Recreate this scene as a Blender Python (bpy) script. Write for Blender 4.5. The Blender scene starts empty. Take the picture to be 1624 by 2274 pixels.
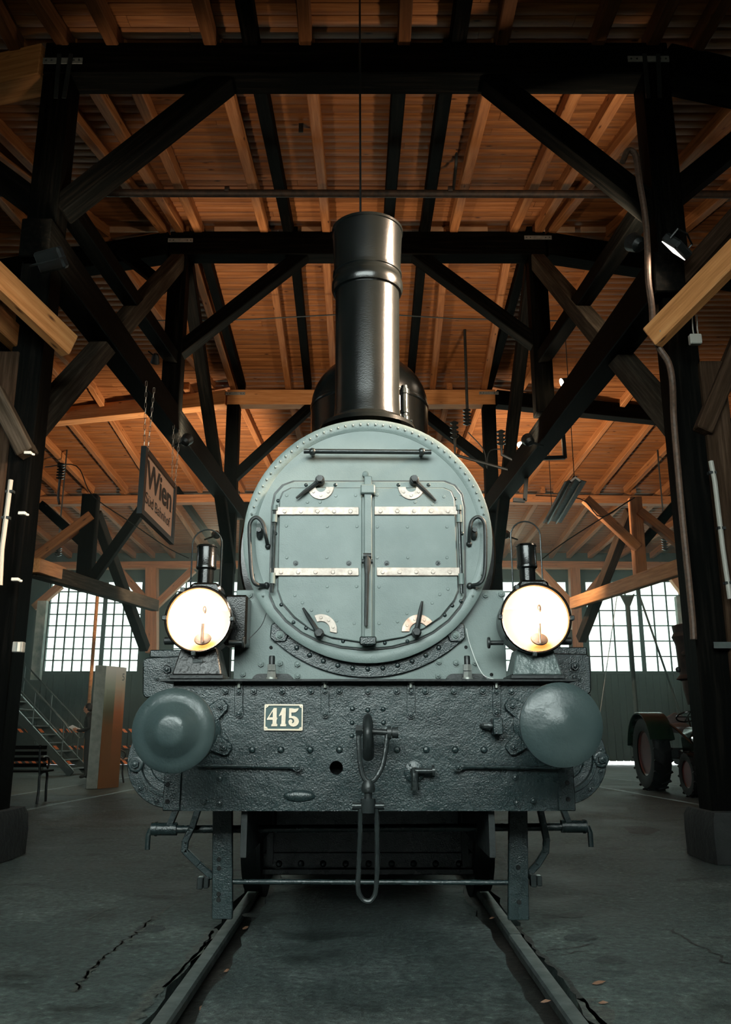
import bpy, bmesh, math, random
from mathutils import Vector, Matrix
random.seed(7)
SC = bpy.context.scene
COL = SC.collection

# ------------------------------------------------------------------ camera, world, exposure
F = 1900.0                       # focal length in pixels of the 1624 x 2274 frame
PITCH = math.atan(488 / 1900.0)  # camera tilted up
CAM_H = 1.05
cam = bpy.data.cameras.new('camera'); cam_o = bpy.data.objects.new('camera', cam); COL.objects.link(cam_o)
cam.sensor_fit = 'VERTICAL'; cam.sensor_height = 36.0; cam.lens = 36.0 * F / 2274.0
cam.clip_start = 0.05; cam.clip_end = 400
cam_o.location = (0, 0, CAM_H); cam_o.rotation_euler = (math.pi / 2 + PITCH, 0, 0)
SC.camera = cam_o

world = bpy.data.worlds.new('overcast_sky'); SC.world = world; world.use_nodes = True
bg = world.node_tree.nodes['Background']
bg.inputs[0].default_value = (0.85, 0.97, 0.935, 1); bg.inputs[1].default_value = 15.0
vs = SC.view_settings
vs.view_transform = 'Standard'; vs.look = 'None'; vs.exposure = 0.0; vs.gamma = 1.0; vs.use_curve_mapping = False
cy = SC.cycles
cy.max_bounces = 5; cy.diffuse_bounces = 3; cy.glossy_bounces = 2; cy.transmission_bounces = 2; cy.transparent_max_bounces = 6; cy.volume_bounces = 0
cy.adaptive_threshold = 0.07; cy.caustics_reflective = False; cy.caustics_refractive = False; cy.light_sampling_threshold = 0.03
cy.sample_clamp_indirect = 4.0

FW_X0, FW_X1, FW_Z0, FW_Z1 = -4.6, 2.2, 2.9, 6.0     # daylight opening in the wall behind the camera

# ------------------------------------------------------------------ measuring helpers (pixels of the photograph -> metres)
_c, _s = math.cos(PITCH), math.sin(PITCH)
def P(px, py, Y):                # point at distance Y
    u, v = (px - 812) / F, (1137 - py) / F
    t = Y / (_c - v * _s)
    return Vector((u * t, Y, CAM_H + (_s + v * _c) * t))
def G(px, py, z=0.0):            # point on the floor
    u, v = (px - 812) / F, (1137 - py) / F
    t = (z - CAM_H) / (_s + v * _c)
    return Vector((u * t, (_c - v * _s) * t, z))

# ------------------------------------------------------------------ materials
M = {}
def node(nt, kind, **kw):
    n = nt.nodes.new(kind)
    for k, v in kw.items(): setattr(n, k, v)
    return n
def new_mat(name):
    m = bpy.data.materials.new(name); m.use_nodes = True; M[name] = m
    return m, m.node_tree, m.node_tree.nodes['Principled BSDF']
def coords(nt, stretch, space, rand):
    tc = node(nt, 'ShaderNodeTexCoord'); mp = node(nt, 'ShaderNodeMapping')
    mp.inputs['Scale'].default_value = stretch
    src = tc.outputs['Object']
    if space == 'world':
        src = node(nt, 'ShaderNodeNewGeometry').outputs['Position']
    if rand:
        oi = node(nt, 'ShaderNodeObjectInfo'); ml = node(nt, 'ShaderNodeMath', operation='MULTIPLY'); ml.inputs[1].default_value = 57.0
        nt.links.new(oi.outputs['Random'], ml.inputs[0])
        ad = node(nt, 'ShaderNodeVectorMath', operation='ADD')
        nt.links.new(src, ad.inputs[0]); nt.links.new(ml.outputs[0], ad.inputs[1]); src = ad.outputs[0]
    nt.links.new(src, mp.inputs[0])
    return mp.outputs[0]
def ramp(nt, fac, stops):
    r = node(nt, 'ShaderNodeValToRGB'); el = r.color_ramp.elements
    while len(el) < len(stops): el.new(0.5)
    for e, (p, c) in zip(el, stops):
        e.position = p; e.color = (*c, 1) if len(c) == 3 else c
    nt.links.new(fac, r.inputs[0]); return r.outputs[0]
def noise(nt, vec, scale, detail=4, rough=0.55):
    n = node(nt, 'ShaderNodeTexNoise'); n.inputs['Scale'].default_value = scale
    n.inputs['Detail'].default_value = detail; n.inputs['Roughness'].default_value = rough
    nt.links.new(vec, n.inputs['Vector']); return n.outputs['Fac']
def bump(nt, b, h, strength, dist=0.01):
    n = node(nt, 'ShaderNodeBump'); n.inputs['Strength'].default_value = strength; n.inputs['Distance'].default_value = dist
    nt.links.new(h, n.inputs['Height'])
    prev = b.inputs['Normal'].links
    if prev: nt.links.new(prev[0].from_socket, n.inputs['Normal'])
    nt.links.new(n.outputs[0], b.inputs['Normal'])
def paint(name, c1, c2, rough=0.4, metal=0.0, nscale=6, bumps=((60, 0.3, 0.004),), rough2=None, spec=0.5, space='world', coat=0.0):
    m, nt, b = new_mat(name)
    v = coords(nt, (1, 1, 1), space, False)
    n = noise(nt, v, nscale, 5)
    nt.links.new(ramp(nt, n, [(0.3, c1), (0.7, c2)]), b.inputs['Base Color'])
    b.inputs['Metallic'].default_value = metal; b.inputs['Roughness'].default_value = rough
    b.inputs['Specular IOR Level'].default_value = spec; b.inputs['Coat Weight'].default_value = coat
    if rough2 is not None:
        n2 = noise(nt, v, nscale * 2.3, 4)
        nt.links.new(ramp(nt, n2, [(0.3, (rough,) * 3), (0.7, (rough2,) * 3)]), b.inputs['Roughness'])
    for sc, st, ds in bumps:
        bump(nt, b, noise(nt, v, sc, 3), st, ds)
    return m
def wood(name, dark, mid, light, rough=0.6, knots=True, tint=0.25):
    m, nt, b = new_mat(name)
    v = coords(nt, (0.45, 9, 9), 'object', True)
    g = noise(nt, v, 2.6, 6, 0.65)
    col = ramp(nt, g, [(0.28, dark), (0.5, mid), (0.72, light)])
    if knots:
        v2 = coords(nt, (1.6, 5.0, 5.0), 'object', True)
        vo = node(nt, 'ShaderNodeTexVoronoi'); vo.inputs['Scale'].default_value = 1.25; nt.links.new(v2, vo.inputs['Vector'])
        k = ramp(nt, vo.outputs['Distance'], [(0.04, (0, 0, 0)), (0.13, (1, 1, 1))])
        mx = node(nt, 'ShaderNodeMixRGB'); mx.inputs[1].default_value = (dark[0] * .3, dark[1] * .25, dark[2] * .25, 1)
        nt.links.new(k, mx.inputs[0]); nt.links.new(col, mx.inputs[2]); col = mx.outputs[0]
    oi = node(nt, 'ShaderNodeObjectInfo')
    tr = ramp(nt, oi.outputs['Random'], [(0.0, (1 - tint,) * 3), (1.0, (1, 1, 1))])
    mu = node(nt, 'ShaderNodeMixRGB', blend_type='MULTIPLY'); mu.inputs[0].default_value = 1
    nt.links.new(col, mu.inputs[1]); nt.links.new(tr, mu.inputs[2]); nt.links.new(mu.outputs[0], b.inputs['Base Color'])
    b.inputs['Roughness'].default_value = rough; b.inputs['Specular IOR Level'].default_value = 0.02 if mid[0] < .05 else 0.3
    bump(nt, b, g, 0.35, 0.006)
    return m
def plain(name, c, rough=0.5, metal=0.0, spec=0.5):
    m, nt, b = new_mat(name); b.inputs['Base Color'].default_value = (*c, 1)
    b.inputs['Roughness'].default_value = rough; b.inputs['Metallic'].default_value = metal; b.inputs['Specular IOR Level'].default_value = spec
    return m
def glow(name, c, s):
    m, nt, b = new_mat(name); b.inputs['Base Color'].default_value = (*c, 1)
    b.inputs['Emission Color'].default_value = (*c, 1); b.inputs['Emission Strength'].default_value = s
    return m

paint('grey_paint', (0.118, 0.157, 0.150), (0.185, 0.230, 0.216), 0.40, 0.0, 2.2, ((130, .3, .004), (6, .2, .02)), rough2=0.5)
paint('dark_paint', (0.0115, 0.0215, 0.0225), (0.021, 0.037, 0.038), 0.20, 0.0, 3.0, ((130, .48, .005), (34, .12, .006), (4.5, .2, .04)), rough2=0.34, spec=.6)
paint('buffer_paint', (0.028, 0.046, 0.047), (0.048, 0.068, 0.067), 0.26, 0.0, 5.0, ((55, .35, .004), (9, .2, .012)), rough2=0.42)
paint('black_gloss', (0.003, 0.004, 0.004), (0.006, 0.007, 0.0065), 0.20, 0.0, 5.0, ((140, .22, .003),))
paint('black_iron', (0.008, 0.011, 0.011), (0.018, 0.023, 0.023), 0.38, 0.0, 8.0, ((70, .4, .004),), rough2=0.55)
paint('shiny_iron', (0.020, 0.026, 0.026), (0.035, 0.042, 0.042), 0.25, 0.3, 8.0, ((70, .4, .004),))
paint('strap_metal', (0.36, 0.29, 0.245), (0.58, 0.50, 0.44), 0.38, 0.25, 30, ((80, .25, .003),), rough2=0.55)
paint('copper_worn', (0.42, 0.22, 0.14), (0.66, 0.55, 0.46), 0.36, 0.4, 22, ((80, .3, .003),))
paint('nut_metal', (0.30, 0.32, 0.30), (0.45, 0.46, 0.42), 0.35, 0.6, 30, ((60, .3, .003),))
paint('brass_pale', (0.74, 0.60, 0.44), (0.86, 0.74, 0.60), 0.42, 0.15, 40, ())
paint('plate_green', (0.035, 0.075, 0.075), (0.05, 0.095, 0.092), 0.45, 0.0, 20, ())
paint('rust_dark', (0.014, 0.013, 0.012), (0.055, 0.032, 0.021), 0.6, 0.2, 14, ((60, .4, .004),))
paint('rail_steel', (0.05, 0.062, 0.060), (0.10, 0.118, 0.112), 0.36, 0.35, 5, ((40, .25, .004),), rough2=0.55)
paint('galvanised', (0.20, 0.21, 0.20), (0.32, 0.33, 0.31), 0.5, 0.3, 25, ())
paint('stair_metal', (0.05, 0.08, 0.078), (0.09, 0.12, 0.115), 0.35, 0.3, 10, ())
paint('wall_dark', (0.018, 0.030, 0.027), (0.034, 0.050, 0.045), 0.7, 0.0, 0.8, ((20, .2, .01),))
paint('weathered', (0.16, 0.24, 0.22), (0.55, 0.60, 0.55), 0.7, 0.0, 3.0, ((20, .2, .01),))  # weathered wall boards; window light is put into the pale tone
paint('stone_dark', (0.006, 0.007, 0.0068), (0.014, 0.016, 0.015), 0.85, 0.0, 7, ((18, .8, .02),))
paint('concrete_pillar', (0.10, 0.135, 0.13), (0.17, 0.21, 0.20), 0.7, 0.0, 9, ((40, .3, .004),))
paint('tractor_green', (0.003, 0.016, 0.008), (0.005, 0.024, 0.011), 0.25, 0.0, 8, ())
paint('tractor_red', (0.085, 0.010, 0.007), (0.12, 0.017, 0.012), 0.35, 0.0, 8, ())
paint('tyre_rubber', (0.004, 0.005, 0.005), (0.009, 0.010, 0.010), 0.6, 0.0, 10, ((50, .3, .004),), spec=.2)
paint('seat_leather', (0.12, 0.085, 0.075), (0.19, 0.14, 0.125), 0.45, 0.0, 12, ((30, .3, .01),))
paint('cable_rust', (0.05, 0.028, 0.017), (0.12, 0.068, 0.042), 0.6, 0.0, 30, ((80, .4, .004),))
paint('roof_edge', (0.66, 0.38, 0.22), (0.8, 0.5, 0.3), 0.6, 0.0, 5, ())  # board edges coloured as if brightly lit
wood('wood_plank', (0.185, 0.062, 0.018), (0.33, 0.120, 0.036), (0.46, 0.185, 0.062), tint=0.3)
wood('wood_rafter', (0.25, 0.088, 0.028), (0.43, 0.165, 0.054), (0.58, 0.255, 0.095), tint=0.25)
wood('wood_rafter_old', (0.10, 0.036, 0.013), (0.17, 0.064, 0.022), (0.24, 0.10, 0.038), tint=0.25)
wood('wood_new', (0.38, 0.15, 0.045), (0.60, 0.255, 0.085), (0.74, 0.37, 0.15), tint=0.15)
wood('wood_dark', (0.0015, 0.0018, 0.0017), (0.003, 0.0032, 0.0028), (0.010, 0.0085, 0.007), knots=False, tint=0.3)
wood('wood_brown', (0.018, 0.011, 0.007), (0.04, 0.024, 0.015), (0.09, 0.056, 0.036), knots=False, tint=0.3)
wood('wood_grey', (0.022, 0.017, 0.012), (0.045, 0.036, 0.026), (0.10, 0.08, 0.06), knots=False, tint=0.1)
plain('white_plastic', (0.62, 0.63, 0.58), 0.5)
plain('grey_plastic', (0.32, 0.31, 0.27), 0.55)
plain('sign_black', (0.012, 0.022, 0.022), 0.4)
plain('sign_face', (0.82, 0.50, 0.34), 0.5)
plain('sign_letter', (0.010, 0.014, 0.014), 0.5)
plain('chain_metal', (0.5, 0.47, 0.42), 0.35, 0.8)
plain('dark_void', (0.003, 0.004, 0.004), 0.9)
plain('insulator', (0.012, 0.014, 0.014), 0.18)
plain('chrome', (0.6, 0.62, 0.62), 0.18, 0.9)
plain('skin_tone', (0.50, 0.26, 0.16), 0.55)
plain('hair_dark', (0.012, 0.010, 0.009), 0.6)
plain('jacket_dark', (0.014, 0.020, 0.020), 0.8)
plain('trouser_dark', (0.012, 0.014, 0.017), 0.8)
plain('paper', (0.62, 0.70, 0.72), 0.7)
plain('leaf_brown', (0.16, 0.08, 0.045), 0.7)
plain('wire_white', (0.6, 0.62, 0.60), 0.5)
plain('enamel_white', (0.8, 0.8, 0.78), 0.3)
glow('lamp_lit', (1.0, 0.62, 0.32), 30.0)
glow('lamp_face', (1.0, 0.95, 0.86), 2.2)
glow('bulb_white', (1.0, 0.72, 0.42), 60.0)
paint('reflector', (0.86, 0.42, 0.17), (0.9, 0.48, 0.2), 0.35, 0.0, 3, ())

def glass_mat():
    m, nt, b = new_mat('window_glass')
    tr = node(nt, 'ShaderNodeBsdfTransparent'); tr.inputs[0].default_value = (0.42, 0.46, 0.44, 1)
    gl = node(nt, 'ShaderNodeBsdfGlossy'); gl.inputs['Roughness'].default_value = 0.06
    mx = node(nt, 'ShaderNodeMixShader'); mx.inputs[0].default_value = 0.06
    nt.links.new(tr.outputs[0], mx.inputs[1]); nt.links.new(gl.outputs[0], mx.inputs[2])
    nt.links.new(mx.outputs[0], nt.nodes['Material Output'].inputs[0])
glass_mat()
def lens_mat():
    m, nt, b = new_mat('lamp_glass')
    tr = node(nt, 'ShaderNodeBsdfTransparent'); gl = node(nt, 'ShaderNodeBsdfGlossy'); gl.inputs['Roughness'].default_value = 0.03
    mx = node(nt, 'ShaderNodeMixShader'); mx.inputs[0].default_value = 0.015
    nt.links.new(tr.outputs[0], mx.inputs[1]); nt.links.new(gl.outputs[0], mx.inputs[2])
    nt.links.new(mx.outputs[0], nt.nodes['Material Output'].inputs[0])
lens_mat()
def floor_mat(name, c1, c2, c3, patch):
    m, nt, b = new_mat(name)
    v = coords(nt, (1, 1, 1), 'world', False)
    n1 = noise(nt, v, 1.1, 8, 0.62); n2 = noise(nt, v, 26, 5, 0.7)
    base = ramp(nt, n1, [(0.30, c1), (0.5, c2), (0.72, c3)])
    sp = ramp(nt, n2, [(0.35, (0.42, 0.42, 0.42)), (0.60, (1.1, 1.1, 1.1)), (0.72, (2.5, 2.5, 2.3))])
    mu = node(nt, 'ShaderNodeMixRGB', blend_type='MULTIPLY'); mu.inputs[0].default_value = 1
    nt.links.new(base, mu.inputs[1]); nt.links.new(sp, mu.inputs[2])
    v3 = coords(nt, (1.6, 2.6, 1), 'world', False)
    n3 = noise(nt, v3, 1.5, 3, 0.5)
    st = ramp(nt, n3, [(0.30, (0.35, 0.36, 0.36)), (0.42, (1, 1, 1))])
    m2 = node(nt, 'ShaderNodeMixRGB', blend_type='MULTIPLY'); m2.inputs[0].default_value = patch
    nt.links.new(mu.outputs[0], m2.inputs[1]); nt.links.new(st, m2.inputs[2])
    nt.links.new(m2.outputs[0], b.inputs['Base Color'])
    nt.links.new(ramp(nt, n1, [(0.3, (0.42,) * 3), (0.7, (0.68,) * 3)]), b.inputs['Roughness'])
    b.inputs['Specular IOR Level'].default_value = 0.22
    bump(nt, b, n2, 0.6, 0.014); bump(nt, b, noise(nt, v, 5, 5), 0.4, 0.03); bump(nt, b, noise(nt, v, 90, 2), 0.5, 0.005)
floor_mat('floor_concrete', (0.024, 0.035, 0.034), (0.062, 0.082, 0.077), (0.16, 0.19, 0.17), 0.85)
floor_mat('floor_asphalt', (0.029, 0.039, 0.038), (0.060, 0.077, 0.074), (0.11, 0.13, 0.125), 0.8)
floor_mat('floor_dirt', (0.014, 0.016, 0.015), (0.028, 0.028, 0.025), (0.06, 0.052, 0.044), 0.5)
floor_mat('floor_pale', (0.045, 0.052, 0.046), (0.075, 0.082, 0.072), (0.11, 0.115, 0.10), 0.4)
floor_mat('floor_stain', (0.018, 0.025, 0.0245), (0.034, 0.044, 0.043), (0.055, 0.066, 0.064), 0.5)
floor_mat('yard_ground', (0.05, 0.045, 0.035), (0.08, 0.07, 0.055), (0.10, 0.09, 0.07), 0.2)
def stripe_mat():
    m, nt, b = new_mat('hazard_stripe')
    v = coords(nt, (1, 1, 1), 'object', False)
    w = node(nt, 'ShaderNodeTexWave'); w.wave_type = 'BANDS'; w.bands_direction = 'DIAGONAL'; w.inputs['Scale'].default_value = 3.2
    nt.links.new(v, w.inputs['Vector'])
    nt.links.new(ramp(nt, w.outputs['Fac'], [(0.48, (0.012, 0.012, 0.012)), (0.52, (0.75, 0.20, 0.05))]), b.inputs['Base Color'])
stripe_mat()
def panel_mat():
    # printed information panel: pale top, green column on one side, orange brown on the other, faint text lines
    m, nt, b = new_mat('printed_panel')
    tc = node(nt, 'ShaderNodeTexCoord'); sp = node(nt, 'ShaderNodeSeparateXYZ'); nt.links.new(tc.outputs['Generated'], sp.inputs[0])
    left = ramp(nt, sp.outputs['Z'], [(0.1, (0.16, 0.075, 0.03)), (0.5, (0.15, 0.075, 0.032)), (0.62, (0.10, 0.10, 0.06)), (0.74, (0.20, 0.24, 0.18)), (0.86, (0.36, 0.42, 0.36)), (1, (0.6, 0.64, 0.62))])
    right = ramp(nt, sp.outputs['Z'], [(0.1, (0.16, 0.075, 0.03)), (0.45, (0.22, 0.085, 0.032)), (0.62, (0.40, 0.14, 0.06)), (0.74, (0.46, 0.30, 0.2)), (0.86, (0.48, 0.46, 0.36)), (1, (0.6, 0.64, 0.62))])
    md = node(nt, 'ShaderNodeMath', operation='GREATER_THAN'); md.inputs[1].default_value = 0.5
    nt.links.new(sp.outputs['X'], md.inputs[0])
    mx = node(nt, 'ShaderNodeMixRGB'); nt.links.new(md.outputs[0], mx.inputs[0]); nt.links.new(left, mx.inputs[1]); nt.links.new(right, mx.inputs[2])
    # text lines between 40 % and 80 % of the height
    wv = node(nt, 'ShaderNodeMath', operation='MULTIPLY'); wv.inputs[1].default_value = 95.0; nt.links.new(sp.outputs['Z'], wv.inputs[0])
    fr = node(nt, 'ShaderNodeMath', operation='FRACT'); nt.links.new(wv.outputs[0], fr.inputs[0])
    ln = node(nt, 'ShaderNodeMath', operation='LESS_THAN'); ln.inputs[1].default_value = 0.45; nt.links.new(fr.outputs[0], ln.inputs[0])
    rg = ramp(nt, sp.outputs['Z'], [(0.52, (0, 0, 0)), (0.525, (1, 1, 1)), (0.80, (1, 1, 1)), (0.805, (0, 0, 0))])
    rx = ramp(nt, sp.outputs['X'], [(0.08, (0, 0, 0)), (0.09, (1, 1, 1)), (0.86, (1, 1, 1)), (0.87, (0, 0, 0))])
    a = node(nt, 'ShaderNodeMath', operation='MULTIPLY'); nt.links.new(ln.outputs[0], a.inputs[0]); nt.links.new(rg, a.inputs[1])
    c = node(nt, 'ShaderNodeMath', operation='MULTIPLY'); nt.links.new(a.outputs[0], c.inputs[0]); nt.links.new(rx, c.inputs[1])
    d = node(nt, 'ShaderNodeMath', operation='MULTIPLY'); d.inputs[1].default_value = 0.28; nt.links.new(c.outputs[0], d.inputs[0])
    m2 = node(nt, 'ShaderNodeMixRGB'); m2.inputs[2].default_value = (0.03, 0.03, 0.03, 1)
    nt.links.new(d.outputs[0], m2.inputs[0]); nt.links.new(mx.outputs[0], m2.inputs[1]); nt.links.new(m2.outputs[0], b.inputs['Base Color'])
    b.inputs['Roughness'].default_value = 0.4
panel_mat()

# ------------------------------------------------------------------ mesh building helpers
W = {}                                    # world position of the local origin of every object
def frame_of(d):
    d = Vector(d).normalized()
    a = Vector((0, 0, 1)) if abs(d.z) < 0.9 else Vector((1, 0, 0))
    u = a.cross(d).normalized(); return u, d.cross(u), d
class MB:
    def __init__(s): s.v = []; s.f = []
    def add(s, vs, fs):
        o = len(s.v); s.v += [Vector(p) for p in vs]; s.f += [[i + o for i in f] for f in fs]; return s
    def box(s, lo, hi):
        (a, b, c), (d, e, f) = lo, hi
        return s.add([(a, b, c), (d, b, c), (d, e, c), (a, e, c), (a, b, f), (d, b, f), (d, e, f), (a, e, f)],
                     [(0, 3, 2, 1), (4, 5, 6, 7), (0, 1, 5, 4), (1, 2, 6, 5), (2, 3, 7, 6), (3, 0, 4, 7)])
    def bar(s, p0, p1, w, h, side=None):  # rectangular bar; w across (horizontal), h the other way
        p0, p1 = Vector(p0), Vector(p1); d = (p1 - p0).normalized()
        if side is None:
            u = d.cross(Vector((0, 0, 1)))
            u = Vector((1, 0, 0)) if u.length < 1e-4 else u.normalized()
        else: u = Vector(side).normalized()
        n = u.cross(d).normalized(); u = d.cross(n)
        q = [(-1, -1), (1, -1), (1, 1), (-1, 1)]
        vs = [p + u * (w / 2 * a) + n * (h / 2 * b) for p in (p0, p1) for a, b in q]
        return s.add(vs, [(3, 2, 1, 0), (4, 5, 6, 7), (0, 1, 5, 4), (1, 2, 6, 5), (2, 3, 7, 6), (3, 0, 4, 7)])
    def lathe(s, prof, o, ax, n=24, caps=True):      # profile of (radius, height along the axis)
        u, v, d = frame_of(ax); o = Vector(o); vs = []; fs = []
        for r, h in prof:
            for k in range(n):
                t = 2 * math.pi * k / n
                vs.append(o + d * h + (u * math.cos(t) + v * math.sin(t)) * r)
        m = len(prof)
        for i in range(m - 1):
            for k in range(n):
                a, b = i * n + k, i * n + (k + 1) % n
                fs.append((a, b, b + n, a + n))
        if caps and prof[0][0] > 1e-5: fs.append(tuple(reversed(range(n))))
        if caps and prof[-1][0] > 1e-5: fs.append(tuple(range((m - 1) * n, m * n)))
        return s.add(vs, fs)
    def cyl(s, p0, p1, r0, r1=None, n=16):
        p0, p1 = Vector(p0), Vector(p1); d = p1 - p0
        return s.lathe([(r0, 0), (r0 if r1 is None else r1, d.length)], p0, d, n)
    def tube(s, path, r, n=8, closed=False):
        path = [Vector(p) for p in path]; m = len(path); vs = []; fs = []
        u = None
        for i, p in enumerate(path):
            if closed: d = path[(i + 1) % m] - path[i - 1]
            else: d = path[min(i + 1, m - 1)] - path[max(i - 1, 0)]
            d.normalize()
            if u is None: u = frame_of(d)[0]
            u = (u - d * u.dot(d)).normalized(); v = d.cross(u)
            rr = r[i] if isinstance(r, (list, tuple)) else r
            for k in range(n):
                t = 2 * math.pi * k / n; vs.append(p + (u * math.cos(t) + v * math.sin(t)) * rr)
        for i in range(m if closed else m - 1):
            j = (i + 1) % m
            for k in range(n):
                fs.append((i * n + k, i * n + (k + 1) % n, j * n + (k + 1) % n, j * n + k))
        if not closed: fs += [tuple(reversed(range(n))), tuple(range((m - 1) * n, m * n))]
        return s.add(vs, fs)
    def sphere(s, c, r, n=12, sq=(1, 1, 1)):
        prof = [(max(1e-6, math.sin(math.pi * i / (n // 2))), -math.cos(math.pi * i / (n // 2))) for i in range(n // 2 + 1)]
        o = len(s.v); s.lathe(prof, (0, 0, 0), (0, 0, 1), n)
        for i in range(o, len(s.v)):
            p = s.v[i]; s.v[i] = Vector((p.x * r * sq[0], p.y * r * sq[1], p.z * r * sq[2])) + Vector(c)
        return s
    def prism(s, poly, ext):              # planar outline of 3-D points, extruded by a vector
        poly = [Vector(p) for p in poly]; ext = Vector(ext); n = len(poly)
        return s.add(poly + [p + ext for p in poly], [tuple(reversed(range(n))), tuple(range(n, 2 * n))] + [(i, (i + 1) % n, (i + 1) % n + n, i + n) for i in range(n)])
    def filled(s, loops, ext):            # outline with holes, extruded
        bm = bmesh.new(); ext = Vector(ext); es = []
        for lp in loops:
            vv = [bm.verts.new(p) for p in lp]
            es += [bm.edges.new((vv[i], vv[(i + 1) % len(vv)])) for i in range(len(vv))]
        bmesh.ops.triangle_fill(bm, use_beauty=True, edges=es)
        bm.verts.index_update(); base = [v.co.copy() for v in bm.verts]
        fs = [[v.index for v in f.verts] for f in bm.faces]; n = len(base); bm.free()
        allf = [tuple(f) for f in fs] + [tuple(i + n for i in reversed(f)) for f in fs]
        o = 0
        for lp in loops:
            k = len(lp); allf += [(o + i, o + (i + 1) % k, o + (i + 1) % k + n, o + i + n) for i in range(k)]; o += k
        return s.add(base + [p + ext for p in base], allf)
    def mesh(s, name, origin=(0, 0, 0), bevel=0.0, angle=35):
        o = Vector(origin); me = bpy.data.meshes.new(name)
        me.from_pydata([p - o for p in s.v], [], s.f)
        bm = bmesh.new(); bm.from_mesh(me)
        bmesh.ops.remove_doubles(bm, verts=bm.verts, dist=1e-5)
        if bevel:
            bmesh.ops.bevel(bm, geom=[e for e in bm.edges if e.is_manifold and e.calc_face_angle(0) > 0.5], offset=bevel, segments=1, affect='EDGES', clamp_overlap=True)
        bmesh.ops.recalc_face_normals(bm, faces=bm.faces)
        if name in ('floor_crack', 'floor_patch', 'oil_stain', 'withered_leaf'):
            for f_ in bm.faces:
                if f_.normal.z < 0: f_.normal_flip()
        bm.to_mesh(me); bm.free()
        me.shade_smooth(); me.set_sharp_from_angle(angle=math.radians(angle))
        return me
    def build(s, name, mat, parent=None, bevel=0.0, origin=None, angle=35, **tags):
        if parent is not None: org = W[parent.name]
        elif origin is not None: org = Vector(origin)
        else:
            xs = [p.x for p in s.v]; ys = [p.y for p in s.v]; zs = [p.z for p in s.v]
            org = Vector(((min(xs) + max(xs)) / 2, (min(ys) + max(ys)) / 2, min(zs)))
        ob = bpy.data.objects.new(name, s.mesh(name, org, bevel, angle)); COL.objects.link(ob)
        ob.data.materials.append(M[mat])
        if parent is not None: ob.parent = parent
        else: ob.location = org
        W[ob.name] = org
        for k, v in tags.items(): ob['category' if k == 'cat' else k] = v
        return ob
def empty(name, loc, **tags):
    o = bpy.data.objects.new(name, None); COL.objects.link(o); o.location = loc; W[o.name] = Vector(loc); o.empty_display_size = 0.1
    for k, v in tags.items(): o['category' if k == 'cat' else k] = v
    return o
def inst(name, me, mat, parent, loc, axis=None, scale=1.0):   # a piece that shares its mesh, local +Z turned to the axis
    o = bpy.data.objects.new(name, me); COL.objects.link(o)
    if not me.materials: me.materials.append(M[mat])
    o.parent = parent; o.location = Vector(loc) - (W[parent.name] if parent else Vector())
    if axis is not None:
        o.rotation_mode = 'QUATERNION'; o.rotation_quaternion = Vector((0, 0, 1)).rotation_difference(Vector(axis))
    o.scale = (scale,) * 3
    return o
def timber(name, p0, p1, w, h, mat, parent, side=None, bevel=0.012, **tags):  # a squared timber with its own axes (x along the length)
    p0, p1 = Vector(p0), Vector(p1); L = (p1 - p0).length; x = (p1 - p0).normalized()
    if side is None:
        u = Vector((0, 0, 1)).cross(x); u = Vector((0, 1, 0)) if u.length < 1e-3 else u.normalized()
    else: u = (Vector(side) - x * Vector(side).dot(x)).normalized()
    z = x.cross(u); R = Matrix((x, u, z)).transposed().to_4x4()
    mb = MB().box((-L / 2, -w / 2, -h / 2), (L / 2, w / 2, h / 2))
    o = bpy.data.objects.new(name, mb.mesh(name, (0, 0, 0), bevel)); COL.objects.link(o); o.data.materials.append(M[mat])
    c = (p0 + p1) / 2
    if parent is not None: o.parent = parent; c = c - W[parent.name]
    o.matrix_local = Matrix.Translation(c) @ R
    W[o.name] = (p0 + p1) / 2
    for k, v in tags.items(): o['category' if k == 'cat' else k] = v
    return o
def arc(c, r, a0, a1, n, ux=(1, 0, 0), uz=(0, 0, 1)):
    c, ux, uz = Vector(c), Vector(ux), Vector(uz)
    return [c + ux * (r * math.cos(math.radians(a0 + (a1 - a0) * i / n))) + uz * (r * math.sin(math.radians(a0 + (a1 - a0) * i / n))) for i in range(n + 1)]
def smooth_path(pts, k=6):                # Catmull-Rom
    pts = [Vector(p) for p in pts]; out = []
    q = [pts[0] * 2 - pts[1]] + pts + [pts[-1] * 2 - pts[-2]]
    for i in range(1, len(q) - 2):
        for j in range(k):
            t = j / k; a, b, c, d = q[i - 1], q[i], q[i + 1], q[i + 2]
            out.append(0.5 * ((2 * b) + (c - a) * t + (2 * a - 5 * b + 4 * c - d) * t * t + (3 * b - a - 3 * c + d) * t ** 3))
    return out + [pts[-1]]
FRONT = (0, -1, 0)
HEX = MB().lathe([(1.45, 0), (1.45, .18)], (0, 0, 0), (0, 0, 1), 18).lathe([(1.0, .18), (1.0, .75), (.85, .85)], (0, 0, 0), (0, 0, 1), 6).lathe([(.5, .85), (.48, 1.15), (.3, 1.25)], (0, 0, 0), (0, 0, 1), 10)
RIV = MB().lathe([(1.0, 0), (.95, .25), (.72, .5), (.38, .64), (1e-5, .68)], (0, 0, 0), (0, 0, 1), 12)
DISC = MB().lathe([(1.0, 0), (1.0, .42), (.85, .55)], (0, 0, 0), (0, 0, 1), 14)
SHARED = {}
def piece(kind, mat):
    k = (kind, mat)
    if k not in SHARED:
        SHARED[k] = {'bolt': HEX, 'rivet': RIV, 'rivet_head': DISC}[kind].mesh(kind + '_' + mat)
        SHARED[k].materials.append(M[mat])
    return SHARED[k]
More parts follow.
